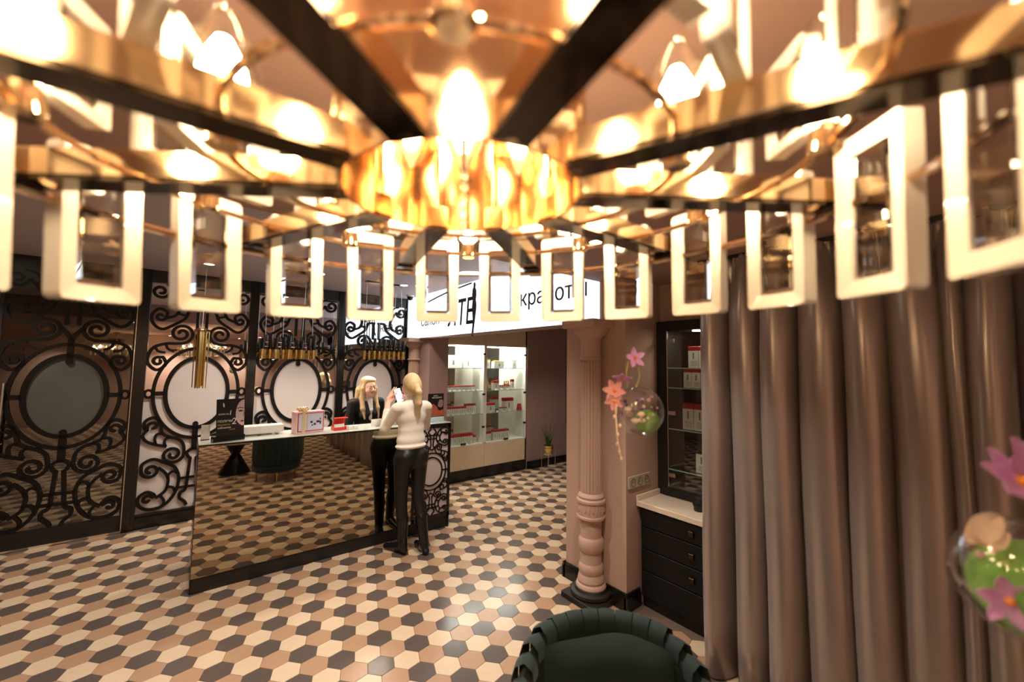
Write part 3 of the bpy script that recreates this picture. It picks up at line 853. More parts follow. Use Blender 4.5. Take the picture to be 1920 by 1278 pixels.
# ================================================================== ALCOVE: plant, picture, chair
pt = thing('potted_plant', 'spiky green plant in a brass pot on a thin wire stand', 'plant', (4.86, 5.10, 0))
ob('pot', MB().lathe([(.07, .30), (.078, .305), (.088, .42), (.09, .435), (.083, .435), (.08, .40)], n=28), GOLD_S, pt, True)
st = MB()
for k in range(4):
    a = PI / 4 + k * PI / 2
    st.tube([(.115 * math.cos(a), .115 * math.sin(a), 0), (.115 * math.cos(a), .115 * math.sin(a), .38)], .004, 6)
for z in (.02, .30, .38):
    st.tube([(.115 * math.cos(2 * PI * k / 24), .115 * math.sin(2 * PI * k / 24), z) for k in range(24)], .004, 6, closed=True)
st.tube([(-.115, 0, .30), (.115, 0, .30)], .004, 6).tube([(0, -.115, .30), (0, .115, .30)], .004, 6)
ob('wire_stand', st, CHROME, pt, True)
ob('soil', MB().lathe([(.001, .40), (.08, .40)], n=20, cap=False), BLACK_M, pt)
rnd = random.Random(3)
for k in range(46):
    a = rnd.uniform(0, 2 * PI); sp = rnd.uniform(.02, .19); hh = rnd.uniform(.25, .46)
    dx, dy = math.cos(a), math.sin(a); wd = .006
    vs = []; fs = []
    for i in range(5):
        t = i / 4
        x = dx * (.03 + sp * t ** 1.6); y = dy * (.03 + sp * t ** 1.6); z = .40 + hh * (t - .12 * t * t * sp * 8)
        ww = wd * (1 - t * .9)
        vs += [(x - dy * ww, y + dx * ww, z), (x + dy * ww, y - dx * ww, z), (x + dx * .002, y + dy * .002, z + .001)]
    for i in range(4):
        A = 3 * i; B = A + 3
        fs += [(A, A + 1, B + 1, B), (A + 1, A + 2, B + 2, B + 1), (A + 2, A, B, B + 2)]
    ob('leaf', MB().add(vs, fs), LEAF, pt)
pc = thing('framed_picture', 'tall dark framed picture on the alcove wall beyond the plant', 'picture', (5.62, 5.43, .78))
ob('picture_frame', MB().box(-.02, -.03, 0, .0, .005, 1.35).box(.5, -.03, 0, .52, .005, 1.35).box(-.02, -.03, -.02, .52, .005, 0).box(-.02, -.03, 1.35, .52, .005, 1.37), CHROME, pc)
ob('canvas', MB().box(0, -.012, 0, .5, .005, 1.35), mat('dark_canvas', srgb(60, 44, 40), .6, noise=.8, nscale=9, col2=srgb(150, 110, 90)), pc)

def tub_chair(name, label, mm, loc, rz, top=.80, rad=.36, quilt=True):
    t = thing(name, label, 'chair', loc, rz)
    n = 26; th0, th1 = R_(-112), R_(112)
    def shell(ri, ro, z0, ztop):
        vs = []; fs = []
        for k in range(n + 1):
            a = th0 + (th1 - th0) * k / n
            f = abs(a) / th1
            zt = ztop - .20 * max(0, f - .35) ** 1.5 * 1.9
            c, s_ = math.sin(a), math.cos(a)
            for rr, z in ((ro - .03, z0), (ro, z0 + .08), (ro, zt - .05), (ro - .02, zt - .012), ((ri + ro) / 2, zt), (ri + .02, zt - .012), (ri, zt - .05), (ri, z0)):
                vs.append((rr * c, rr * s_, z))
        for k in range(n):
            for i in range(8):
                j = (i + 1) % 8
                fs.append((k * 8 + i, k * 8 + j, (k + 1) * 8 + j, (k + 1) * 8 + i))
        fs.append(tuple(range(8))); fs.append(tuple(n * 8 + i for i in reversed(range(8))))
        return MB().add(vs, fs)
    ob('tub_back', shell(rad - .075, rad - .02, .22, top - .01), mm, t, True, 60)
    # channels wrapped over the rim
    if quilt:
        for k in range(18):
            a = th0 + (th1 - th0) * (k + .5) / 18
            f = abs(a) / th1
            zt = top - .20 * max(0, f - .35) ** 1.5 * 1.9
            hw = (th1 - th0) / 18 / 2 * .95
            vs = []; fs = []
            prof = [(rad - .03, .26), (rad + .0, .34), (rad + .0, zt - .055), (rad - .012, zt - .016), (rad - .045, zt + .004), (rad - .075, zt - .02), (rad - .08, zt - .06)]
            for i, q in enumerate((-1, -.6, 0, .6, 1)):
                bul = .005 * (1 - q * q)
                aa = a + hw * q
                for rr, z in prof:
                    o_ = 1 if rr > rad - .045 else -.3
                    vs.append(((rr + bul * o_) * math.sin(aa), (rr + bul * o_) * math.cos(aa), z + (bul if abs(rr - rad + .045) < .001 else 0)))
            m_ = len(prof)
            for i in range(4):
                for j in range(m_ - 1):
                    fs.append((i * m_ + j, i * m_ + j + 1, (i + 1) * m_ + j + 1, (i + 1) * m_ + j))
            ob('channel', MB().add(vs, fs), mm, t, True, 80)
    # seat cushion
    sv = []
    out = [(.0, 0)]
    seat = MB()
    prof = [(.02, .24), (rad - .10, .24), (rad - .08, .28), (rad - .08, .38), (rad - .10, .425), (rad - .16, .44), (.02, .445)]
    seat.lathe(prof, 0, -.03, 28)
    ob('seat_cushion', seat, mm, t, True)
    ob('seat_base', MB().lathe([(rad - .08, .14), (rad - .03, .16), (rad - .03, .25), (.05, .25)], 0, 0, 28), mm, t, True)
    # loose back cushion
    bc = MB(); vs = []; fs = []
    nx, nz = 14, 10
    for side in (0, 1):
        for i in range(nx + 1):
            for j in range(nz + 1):
                x = -.5 + i / nx; z = j / nz
                e = (1 - (2 * abs(x)) ** 4) * (1 - (2 * abs(z - .5)) ** 4)
                y = (.055 * e ** .5) * (1 if side else -1)
                vs.append((x * .46, .175 - abs(x) ** 2 * .35 + y + .05 * z, 0.43 + z * .37 + .008 * math.sin(x * 9)))
    W = nz + 1
    off = (nx + 1) * W
    for i in range(nx):
        for j in range(nz):
            q = (i * W + j, i * W + j + 1, (i + 1) * W + j + 1, (i + 1) * W + j)
            fs.append(q); fs.append(tuple(off + p for p in reversed(q)))
    bc.add(vs, fs)
    ob('back_cushion', bc, mm, t, True, 80)
    for a in (45, 135, 225, 315):
        x, y = math.cos(R_(a)) * (rad - .1), math.sin(R_(a)) * (rad - .1)
        ob('leg', MB().lathe([(.010, 0), (.018, .16)], x, y, 10), GOLD_S, t, True)
    return t
tub_chair('tub_chair', 'dark green velvet tub chair with channel-stitched rim and loose cushion', VELVET, (1.14, .86, 0), R_(180 - 38 + 0) + PI, .835)
tub_chair('tub_chair', 'plum velvet tub chair beside the potted plant in the alcove', VELVET_M, (5.36, 4.62, 0), R_(-35), .74)

tb = thing('coffee_table', 'low round grey coffee table with black cone foot below the chandelier', 'table', (.66, .12, 0))
ob('table_top', MB().lathe([(.30, .485), (.335, .49), (.335, .505), (.33, .51)], n=48), TABLEGREY, tb, True, 30)
ob('cone_foot', MB().lathe([(.22, 0), (.22, .015), (.06, .30), (.16, .485)], n=36), BLACK, tb, True, 30)

# ================================================================== WORKTOP, CABINETS
cb = thing('drawer_cabinet', 'black gloss drawer cabinet under the pale worktop', 'cabinet', (0, 0, 0))
ob('body', MB().box(2.78, .98, .08, 3.10, 1.882, .735), BLACK_M, cb)
ob('kick_plinth', MB().box(2.80, .95, 0, 3.10, 1.882, .08), BLACK_M, cb)
for k, (z0, z1) in enumerate(((.60, .728), (.44, .592), (.28, .432), (.09, .272))):
    for y0, y1 in ((.97, 1.87),):
        d_ = ob('drawer', MB().box(2.762, y0, z0, 2.782, y1, z1, ch=.002), DRAWER, cb)
        if k < 3:
            ym = 1.47
            ob('square_knob', MB().box(2.742, ym - .018, (z0 + z1) / 2 - .018, 2.762, ym + .018, (z0 + z1) / 2 + .018, ch=.003), mat('knob_bronze', (.07, .045, .025, 1), .45, metal=1) if 'knob_bronze' not in MATS else MATS['knob_bronze'], d_)
wk = thing('worktop', 'pale stone worktop with low upstand on the black drawers', 'worktop', (0, 0, 0))
ob('slab', MB().box(2.75, .95, .735, 3.115, 1.906, .775, ch=.003), STONE, wk)
ob('upstand', MB().box(2.75, 1.888, .775, 3.06, 1.907, .815, ch=.002), STONE, wk)
wc = thing('wall_cabinet', 'black framed wall cabinet with glass shelves above the worktop', 'cabinet', (0, 0, 0))
WX = 3.055
ob('frame', MB().box(WX, 1.82, .78, 3.30, 1.905, 2.18).box(WX, .98, 2.10, 3.30, 1.82, 2.18).box(WX, .98, .78, 3.30, 1.82, .845).box(WX, .93, .78, 3.30, .98, 2.18), BLACK_M, wc)
struct('wall_right_niche', MB().box(3.30, .9, 0, 3.36, 1.92, CN), MAUVE_DK)
ob('back_mirror', MB().box(3.292, .98, .845, 3.299, 1.82, 2.10), mat('smoked_back', (.10, .085, .07, 1), .05, metal=1.0), wc)
ob('glass_door', MB().box(WX + .002, 1.40, .85, WX + .007, 1.815, 2.095), CLEAR, wc)
ob('steel_edge', MB().box(WX - .001, 1.808, .85, WX + .008, 1.814, 2.095), CHROME, wc)
ob('door_clip', MB().box(WX - .004, 1.75, 2.0, WX + .012, 1.805, 2.03), CHROME, wc)
ob('door_clip', MB().box(WX - .004, 1.75, 1.42, WX + .012, 1.805, 1.45), CHROME, wc)
ob('door_clip', MB().box(WX - .004, 1.75, .93, WX + .012, 1.805, .96), CHROME, wc)
ob('shelf_pole', MB().tube([(3.26, 1.62, .85), (3.26, 1.62, 2.1)], .004, 6), CHROME, wc)
WSZ = [1.80, 1.64, 1.31, .99]
for z in WSZ:
    s_ = ob('glass_shelf', MB().box(WX + .02, .985, z - .008, 3.288, 1.815, z), CLEAR, wc)
    ob('shelf_edge', MB().box(WX + .016, .985, z - .008, WX + .02, 1.815, z), GLASSEDGE, s_)
for y in (1.25, 1.62):
    ob('spot', MB().lathe([(.028, 2.094), (.03, 2.1)], 3.17, y, 16), SPOTLENS, wc)
lit = bpy.data.lights.new('cabinet_lamp', 'AREA'); lit.energy = 1.2; lit.color = (1, .85, .68); lit.size = .06; lit.size_y = .5; lit.shape = 'RECTANGLE'
lo_ = bpy.data.objects.new('cabinet_lamp', lit); COL.objects.link(lo_); lo_.location = (3.16, 1.45, 2.09); lo_.parent = wc

def big_carton(label, group, spots, dims, lid, lidm=RED):
    w_, d_, h_ = dims   # width along Y, depth along X
    b_ = MB().box(-d_ / 2, -w_ / 2, 0, d_ / 2, w_ / 2, h_ * (1 - lid), ch=.0015).mesh('carton', CARTON)
    l_ = MB().box(-d_ / 2, -w_ / 2, h_ * (1 - lid), d_ / 2, w_ / 2, h_, ch=.0015).mesh('lid', lidm)
    pr = MB()
    for k in range(6):
        pr.box(-d_ / 2 - .0008, -w_ * .02 - .006, h_ * (.42 + .05 * k), -d_ / 2, -w_ * .02 + .006, h_ * (.455 + .05 * k))
    p_ = pr.mesh('print', INK)
    pr = MB()
    for k in range(5):
        pr.box(-d_ / 2 - .0008, -w_ * .4, h_ * (.10 + .05 * k), -d_ / 2, w_ * (.3 - .05 * (k % 3)), h_ * (.115 + .05 * k))
    q_ = pr.mesh('small_print', INKGREY)
    for (x, y, z) in spots:
        t = thing('product_carton', label, 'carton', (x, y, z), R_(random.uniform(-2, 2)), group)
        for nm, me in (('carton', b_), ('lid', l_), ('print', p_), ('small_print', q_)):
            link(nm, me, t)
gw = 'white cartons in the black wall cabinet'
big_carton('white carton with red lid on the top glass shelf of the black wall cabinet', gw, [(3.16, 1.63 - k * .087, WSZ[0]) for k in range(3)], (.083, .06, .17), .2)
big_carton('small white carton with red lid on the second shelf of the black wall cabinet', gw, [(3.16, 1.68 - k * .070, WSZ[1]) for k in range(4)], (.066, .06, .148), .17)
big_carton('tall white carton with red lid on the third shelf of the black wall cabinet', gw, [(3.16, 1.68 - k * .093, WSZ[2]) for k in range(3)], (.089, .065, .205), .2)
big_carton('white carton with black lid on the lowest shelf of the black wall cabinet', gw, [(3.16, 1.58 - k * .09, WSZ[3]) for k in range(2)], (.085, .06, .17), .16, BLACK_M)
big_carton('short white carton with red lid on the floor of the black wall cabinet', gw, [(3.17, 1.51, .845)], (.07, .06, .10), .28)

ln = thing('camera_lens', 'black camera lens standing on the pale worktop', 'camera lens', (2.93, 1.50, .776))
ob('barrel', MB().lathe([(.036, 0), (.038, .004), (.038, .03), (.041, .034), (.041, .062), (.038, .066), (.038, .085), (.036, .09)], n=32), BLACK_M, ln, True, 40)
rb = MB()
for k in range(30):
    a = 2 * PI * k / 30
    rb.box(-.002, -.0025, .036, .002, .0025, .060, 0, Matrix.Rotation(a, 4, 'Z') @ Matrix.Translation((.0415, 0, 0)))
ob('grip_ring', rb, BLACK, ln)
ob('front_glass', MB().lathe([(.033, .086), (.02, .094), (.002, .097)], n=24), mat('coated_glass', (.03, .03, .05, 1), .05, spec=1), ln, True)
sk = thing('wall_socket', 'steel triple wall socket on the mauve pier', 'socket', (2.79, 1.908, .92))
ob('plate', MB().box(-.14, -.01, -.045, .14, .002, .045, ch=.003), mat('steel_plate', srgb(196, 182, 158), .35, metal=.35), sk)
for k in (-1, 0, 1):
    s_ = ob('outlet', MB().lathe([(.03, 0), (.032, .006), (.026, .006), (.024, -.004)], n=24, M=Matrix.Translation((k * .088, -.008, 0)) @ Matrix.Rotation(PI / 2, 4, 'X')), mat('socket_grey', srgb(150, 138, 118), .35, metal=.6) if 'socket_grey' not in MATS else MATS['socket_grey'], sk, True, 30)
    ob('pin_hole', MB().lathe([(.004, .0), (.004, .003)], n=8, M=Matrix.Translation((k * .088 - .01, -.010, 0)) @ Matrix.Rotation(PI / 2, 4, 'X')).lathe([(.004, .0), (.004, .003)], n=8, M=Matrix.Translation((k * .088 + .01, -.010, 0)) @ Matrix.Rotation(PI / 2, 4, 'X')), INK, s_)

# ================================================================== CURTAIN
def curtain(name, label, x0, ya, yb, ztop, seed, nfold):
    rnd = random.Random(seed)
    t = thing(name, label, 'curtain', (x0, 0, 0))
    n = 560; zs = [0.01, .3, .7, 1.1, 1.5, 1.9, 2.15, 2.3, 2.38, 2.42, 2.445, 2.46, 2.475, 2.49, ztop]
    ph_ = [0]; 
    wts = [rnd.uniform(.55, 1.6) for _ in range(nfold)]
    tot = sum(wts); edges = [0]
    for q in wts: edges.append(edges[-1] + q / tot)
    amps = [rnd.uniform(.075, .125) for _ in range(nfold)]
    skew = [rnd.uniform(-.035, .035) for _ in range(nfold)]
    vs = []; fs = []
    for z in zs:
        for i in range(n + 1):
            s_ = i / n
            k = max(j for j in range(nfold) if edges[j] <= s_ + 1e-9)
            lt = (s_ - edges[k]) / (edges[k + 1] - edges[k])
            sw = .18 * math.sin(z * 1.7 + k * 2.1)
            prof = -math.cos(2 * PI * lt)
            prof = math.copysign(abs(prof) ** .8, prof)
            topk = min(1, max(0, (ztop - z) / .35))
            amp = amps[k] * (.35 + .65 * topk) * (1 + .12 * math.sin(z * 2 + k))
            ruf = .012 * (1 - topk) * math.sin(s_ * nfold * 2 * PI * 2.7 + k) + (.010 * math.sin(s_ * nfold * 2 * PI * 4.3) if 2.43 < z < 2.48 else 0)
            x = -prof * amp + ruf + .010 * math.sin(3 * s_ * 2 * PI + z * 2.2)
            y = ya + (yb - ya) * s_ + math.sin(2 * PI * lt) * .034 * (edges[k + 1] - edges[k]) * nfold * topk + skew[k] * math.sin(PI * lt) * topk * (1 - z / ztop * .5) + .006 * math.sin(z * 3.1 + k * 1.3)
            vs.append((x, y, z))
    W = n + 1
    for j in range(len(zs) - 1):
        for i in range(n):
            fs.append((j * W + i, j * W + i + 1, (j + 1) * W + i + 1, (j + 1) * W + i))
    o = ob('drape', MB().add(vs, fs), SATIN, t, True, 180)
    sd = o.modifiers.new('thickness', 'SOLIDIFY'); sd.thickness = .003
    rl = MB().box(-.015, yb - .03, 2.478, .015, ya + .03, 2.498)
    ob('curtain_track', rl, BLACK_M, t)
    return t
curtain('satin_curtain', 'floor-length grey brown satin curtain in deep folds beside the worktop', 2.585, 1.265, -1.6, 2.477, 5, 20)

# ================================================================== CHANDELIER
HU = .2
ch_loc = room((-.0622, .4795, 0)); ch_loc.z = CAM_H + HU
CHT = thing('chandelier', 'large round gold chandelier with radiating arms, crystal blocks and candle bulbs', 'chandelier', ch_loc)
RI = .142; RO = .565; RC = .4756; PHS = 5.43 - 38.5
# hub
for k in range(10):
    a = R_(36 * k + 18 + PHS)
    M = Matrix.Rotation(a, 4, 'Z')
    hw = RI * math.tan(PI / 10)
    ob('hub_panel', MB().box(RI - .004, -hw, .0, RI, hw, .30, ch=.001, M=M), ROSE, CHT)
    ob('hub_rib', MB().tube([(RI * .985 / math.cos(PI / 10) * math.cos(a + PI / 10), RI * .985 / math.cos(PI / 10) * math.sin(a + PI / 10), 0), (RI * .985 / math.cos(PI / 10) * math.cos(a + PI / 10), RI * .985 / math.cos(PI / 10) * math.sin(a + PI / 10), .30)], .006, 8), GOLD, CHT, True)
ob('hub_cap', MB().lathe([(RI + .004, .30), (RI + .004, .31), (.03, .315)], n=40), ROSE, CHT, True, 30)
ob('centre_rod', MB().tube([(0, 0, .03), (0, 0, .31)], .004, 8), BLACK, CHT, True)
ob('stem', MB().tube([(0, 0, .31), (0, 0, CN - ch_loc.z - .02)], .011, 12), GOLD, CHT, True)
ob('ceiling_rose', MB().lathe([(.07, CN - ch_loc.z - .03), (.075, CN - ch_loc.z - .005)], n=32), GOLD, CHT, True, 30)
for k in range(6):
    ob('drop_bead', MB().sphere((0, 0, .028 - k * .014), .006 - .0006 * k, 8, 6), CRYSTAL, CHT, True)
arm_m = MB().box(RI - .002, -.018, .004, RO, .018, .036, ch=.002).mesh('arm', GOLD)
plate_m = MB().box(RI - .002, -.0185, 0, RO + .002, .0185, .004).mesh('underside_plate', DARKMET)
sock_m = MB().lathe([(.012, .036), (.016, .04), (.014, .062), (.011, .066)], n=14).mesh('socket', GOLD, True, 40)
env_m = MB().lathe([(.012, .062), (.026, .076), (.036, .100), (.034, .124), (.023, .152), (.010, .174), (.002, .184)], n=18).mesh('bulb', BULBGLASS, True)
core_m = MB().lathe([(.008, .066), (.018, .076), (.0235, .096), (.019, .122), (.007, .146)], n=12).mesh('glow_core', BULB, True)
for k in range(10):
    a = R_(36 * k + PHS)
    ar = link('arm', arm_m, CHT, (0, 0, 0), (0, 0, a))
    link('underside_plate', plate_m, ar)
    am = a + R_(18)
    for rr in ((.245, .385) if k % 2 else (.385,)):
        bl = link('bulb', env_m, CHT, (rr * math.cos(am), rr * math.sin(am), -.024))
        link('glow_core', core_m, bl)
        link('socket', sock_m, bl)
for k in range(3):  # extra bulbs added inside the hub to light up its inner panels
    a = R_(120 * k + 95 + PHS)
    bl = link('bulb', env_m, CHT, (.075 * math.cos(a), .075 * math.sin(a), .30), (PI, 0, 0))
    link('glow_core', core_m, bl)
    link('socket', sock_m, bl)
ob('crystal_ring', MB().tube([(RC * math.cos(2 * PI * k / 80), RC * math.sin(2 * PI * k / 80), -.008) for k in range(80)], .0055, 8, closed=True), ROSE, CHT, True)
ob('crystal_ring', MB().tube([(.245 * math.cos(2 * PI * k / 60), .245 * math.sin(2 * PI * k / 60), .020) for k in range(60)], .004, 8, closed=True), ROSE, CHT, True)
ob('crystal_ring', MB().tube([(.385 * math.cos(2 * PI * k / 60), .385 * math.sin(2 * PI * k / 60), .020) for k in range(60)], .004, 8, closed=True), ROSE, CHT, True)
# crystal block: clear pane inside a thick bevelled border
def crystal_block(w_, h_, d_, z0, bd):
    pane = MB().box(-d_ * .3, -w_ / 2 + bd, z0 + bd, d_ * .3, w_ / 2 - bd, z0 + h_ - bd, ch=d_ * .27).mesh('crystal', CRYSTAL)
    fr_ = MB()
    ro_ = .006
    outer = []
    for cx_, cz_, a_ in ((w_ / 2 - ro_, z0 + h_ - ro_, 0), (-w_ / 2 + ro_, z0 + h_ - ro_, 90), (-w_ / 2 + ro_, z0 + ro_, 180), (w_ / 2 - ro_, z0 + ro_, 270)):
        for q in (0, 45, 90):
            outer.append((cx_ + ro_ * math.cos(R_(a_ + q)), cz_ + ro_ * math.sin(R_(a_ + q))))
    iw, z1, z2 = w_ / 2 - bd, z0 + bd, z0 + h_ - bd
    inner = [(iw, z2)] * 3 + [(-iw, z2)] * 3 + [(-iw, z1)] * 3 + [(iw, z1)] * 3
    vs = []; fs = []
    n_ = len(outer)
    for x, pts_ in ((-d_ / 2, outer), (d_ / 2, outer), (d_ * .3, inner), (-d_ * .3, inner)):
        for y, z in pts_: vs.append((x, y, z))
    for L1, L2 in ((0, 1), (1, 2), (2, 3), (3, 0)):
        for i in range(n_):
            j = (i + 1) % n_
            fs.append((L1 * n_ + i, L1 * n_ + j, L2 * n_ + j, L2 * n_ + i))
    bm = bmesh.new()
    vv = [bm.verts.new(p) for p in vs]
    for f in fs:
        try: bm.faces.new([vv[i] for i in f])
        except ValueError: pass
    bmesh.ops.remove_doubles(bm, verts=bm.verts[:], dist=1e-5)
    bmesh.ops.recalc_face_normals(bm, faces=bm.faces[:])
    me = bpy.data.meshes.new('bevelled_border'); bm.to_mesh(me); bm.free()
    me.materials.append(CRYSTAL_F)
    return pane, me
cp, cf = crystal_block(.096, .19, .022, -.122, .020)
cp2, cf2 = crystal_block(.075, .11, .018, .10, .014)
for k in range(20):
    a = R_(18 * k + 9 + PHS)
    c_ = link('crystal', cp, CHT, (RC * math.cos(a), RC * math.sin(a), 0), (0, 0, a))
    link('bevelled_border', cf, c_)
for k in range(20):
    a = R_(18 * k + 9 + PHS)
    c_ = link('crystal', cp2, CHT, (.385 * math.cos(a), .385 * math.sin(a), -.05), (0, 0, a))
    link('bevelled_border', cf2, c_)
for k in range(20):
    a = R_(18 * k + 9 + PHS)
    c_ = link('crystal', cp2, CHT, (.29 * math.cos(a), .29 * math.sin(a), -.065), (0, 0, a))
    link('bevelled_border', cf2, c_)
CHT.rotation_euler = (Matrix.Rotation(.042, 3, room((1, 0, 0))) @ Matrix.Rotation(-.0155, 3, room((0, 1, 0)))).to_euler()
# the second one of the pair, further down the salon (seen in the mirrors)
c2 = copy_tree(CHT)
c2.location = (-1.55, -2.9, ch_loc.z); c2.rotation_euler = (0, 0, 0)
c2['label'] = 'matching gold crystal chandelier far down the salon, seen in the smoked door glass'

# ================================================================== PENDANTS OVER RECEPTION
def pendant(label, x0, x1, y, zb, n, seed):
    rnd = random.Random(seed)
    t = thing('tube_pendant', label, 'pendant lamp', ((x0 + x1) / 2, y, zb), 0, 'black and gold tube pendants over reception')
    L = x1 - x0
    for k in range(n):
        rr = .019 + .004 * (k % 3 == 0)
        x = -L / 2 + rr + (L - 2 * rr) * k / (n - 1); yy = (-.06, .045, -.01)[k % 3]
        hh = rnd.uniform(.20, .27)
        tb_ = ob('gold_sleeve', MB().lathe([(rr * .9, .002), (rr, 0), (rr, .10), (rr * .9, .10)], x, yy, 16, cap=False).lathe([(rr * .6, .03), (rr * .2, .03)], x, yy, 12), GOLD_S, t, True, 40)
        ob('black_tube', MB().lathe([(rr, .10), (rr, hh), (rr * .9, hh + .003), (.004, hh + .003)], x, yy, 16), BLACK, tb_, True, 40)
    br = MB()
    for z in (.13, .175):
        br.tube([(-L / 2 + .03, 0, z), (L / 2 - .03, 0, z)], .005, 8)
    for k in range(4):
        x = -L / 2 + L * (k + .5) / 4
        br.tube([(x, -.06, .13), (x, .05, .13)], .004, 6)
    ob('crossbar', br, GOLD, t, True)
    for k, (x, dx) in enumerate(((-L * .4, -.02), (-L * .1, .0), (L * .25, .03), (L * .45, -.04))):
        ob('wire', MB().tube([(x, 0, .16), (x + dx * .5, 0, CZ - zb - .01)], .0022, 6), CHROME, t, True)
    l = bpy.data.lights.new('pendant_lamp', 'AREA')
    l.shape = 'RECTANGLE'; l.size = L * .9; l.size_y = .1; l.energy = 3.5; l.color = (1.0, .84, .66)
    lo = bpy.data.objects.new('pendant_lamp', l); COL.objects.link(lo); lo.parent = t; lo.location = (0, 0, -.004)
    ob('ceiling_plate', MB().box(-L * .45, -.04, CZ - zb - .02, L * .45, .04, CZ - zb - .001), BLACK, t)
    return t
pendant('black and gold tube pendant in front of the middle mirror panel', .555, 1.09, 4.95, 1.832, 13, 1)
pendant('black and gold tube pendant above the receptionist', 1.60, 2.135, 4.95, 1.845, 13, 2)
gp = thing('gold_chain_pendant', 'long gold tassel pendant hanging over the left end of the counter', 'pendant lamp', (.075, 4.75, 1.545))
rnd = random.Random(9)
for k in range(36):
    a = rnd.uniform(0, 2 * PI); rr = rnd.uniform(0.008, .054)
    x, y = rr * math.cos(a), rr * math.sin(a) * .7
    ob('gold_strand', MB().tube([(x * .95, y, rnd.uniform(0, .03)), (x * .97, y, .26), (x, y, .53)], .0045, 6), GOLD_S, gp, True)
ob('cap', MB().lathe([(.058, .53), (.06, .545), (.03, .56)], n=24), GOLD, gp, True, 30)
ob('wire', MB().tube([(0, 0, .55), (0, 0, CZ - 1.545 - .01)], .0022, 6), CHROME, gp, True)
ob('ceiling_plate', MB().lathe([(.04, CZ - 1.545 - .02), (.04, CZ - 1.545 - .001)], n=20), BLACK, gp)

# ceiling downlights (fixture and spot lamp)
def downlight(x, y, z, watt, label, spot=True):
    t = thing('downlight', label, 'downlight', (x, y, z), 0, 'round recessed downlights')
    ob('trim_ring', MB().lathe([(.045, -.001), (.055, -.006), (.055, 0), (.045, .0)], n=28, cap=False), CHROME, t, True, 40)
    ob('lens', MB().lathe([(.044, -.003), (.001, -.003)], n=24, cap=False), SPOTLENS, t)
    if spot:
        l = bpy.data.lights.new('downlight_lamp', 'SPOT')
        l.energy = watt; l.color = (1.0, .88, .75); l.spot_size = R_(110); l.spot_blend = .7; l.shadow_soft_size = .05
        o = bpy.data.objects.new('downlight_lamp', l); COL.objects.link(o); o.parent = t; o.location = (0, 0, -.02)
for x, y, wv in ((-1.44, 5.35, 35), (.1, 5.2, 42), (1.1, 4.9, 45), (2.1, 4.9, 45), (.55, 2.55, 85), (1.7, 3.1, 50), (-1.6, 3.4, 30)):
    downlight(x, y, CZ, wv, 'round recessed downlight in the pale ceiling over the reception')
for x, y, wv in ((5.0, 4.0, 32), (3.7, 4.2, 30)):
    downlight(x, y, CZ, wv, 'round recessed downlight in the alcove ceiling')
for x, y, wv in ((1.75, 1.45, 45), (-.9, 1.5, 35), (-1.6, -.6, 50), (1.6, -2.2, 90), (-2.8, -3.6, 80), (-.5, -3.6, 110), (1.2, -3.6, 110)):  # rear ones unseen, added to brighten the wall reflected in the mirrors
    downlight(x, y, CN, wv, 'round recessed downlight added in the low mauve ceiling for brightness')

cc = thing('security_camera', 'small white dome camera in the ceiling corner by the lit sign', 'camera', (2.50, 5.60, CZ))
ob('mount', MB().lathe([(.05, -.02), (.055, 0)], n=24), WHITE, cc, True, 30)
ob('dome', MB().lathe([(.002, -.075), (.025, -.068), (.04, -.05), (.045, -.02)], n=24), BLACK, cc, True)

# ================================================================== FLOWER GLOBES
def petal(mb, c, nrm, d, L, W, cup=.3, mi=0):
    """pointed petal from c along d, normal nrm"""
    d = Vector(d).normalized(); nrm = Vector(nrm).normalized(); sdir = d.cross(nrm).normalized(); nrm = sdir.cross(d)
    vs = []; fs = []
    N_ = 6
    for i in range(N_ + 1):
        t = i / N_
        w_ = W * math.sin(PI * min(1, t * .92 + .06)) ** .7
        o = Vector(c) + d * L * t + nrm * cup * L * t * t
        for q in (-1, 0, 1):
            vs.append(o + sdir * w_ * q * .5 + nrm * (abs(q) * .15 * W))
        for q in (-1, 0, 1):
            vs.append(o + sdir * w_ * q * .5 + nrm * (abs(q) * .15 * W) - nrm * .0012)
    for i in range(N_):
        A = 6 * i; B = A + 6
        for q in (0, 1):
            fs.append((A + q, A + q + 1, B + q + 1, B + q)); fs.append((A + 4 + q, A + 3 + q, B + 3 + q, B + 4 + q))
        fs.append((A, B, B + 3, A + 3)); fs.append((A + 2, A + 5, B + 5, B + 2))
    fs.append((0, 3, 4, 1)); fs.append((1, 4, 5, 2))
    e = 6 * N_
    fs.append((e, e + 1, e + 4, e + 3)); fs.append((e + 1, e + 2, e + 5, e + 4))
    mb.add(vs, fs, mi)
def orchid(parent, c, nrm, size, m, rot0=0, n=5, cup=.25):
    nrm = Vector(nrm).normalized()
    ax = nrm.orthogonal().normalized(); ay = nrm.cross(ax)
    f_ = None
    for k in range(n):
        a = rot0 + 2 * PI * k / n
        mb = MB()
        petal(mb, c, nrm, ax * math.cos(a) + ay * math.sin(a), size, size * .55, cup)
        f_ = ob('petal', mb, m, parent, True)
    ob('flower_heart', MB().sphere(Vector(c) + nrm * size * .1, size * .17, 10, 8), mat('flower_heart', srgb(236, 150, 60), .5) if 'flower_heart' not in MATS else MATS['flower_heart'], parent, True)
rv = room((1, 0, 0)); fv = room((0, 1, 0)); zv = Vector((0, 0, 1))
def cpt(x, y, z): return rv * x + fv * y + zv * z     # offsets seen from the reception side
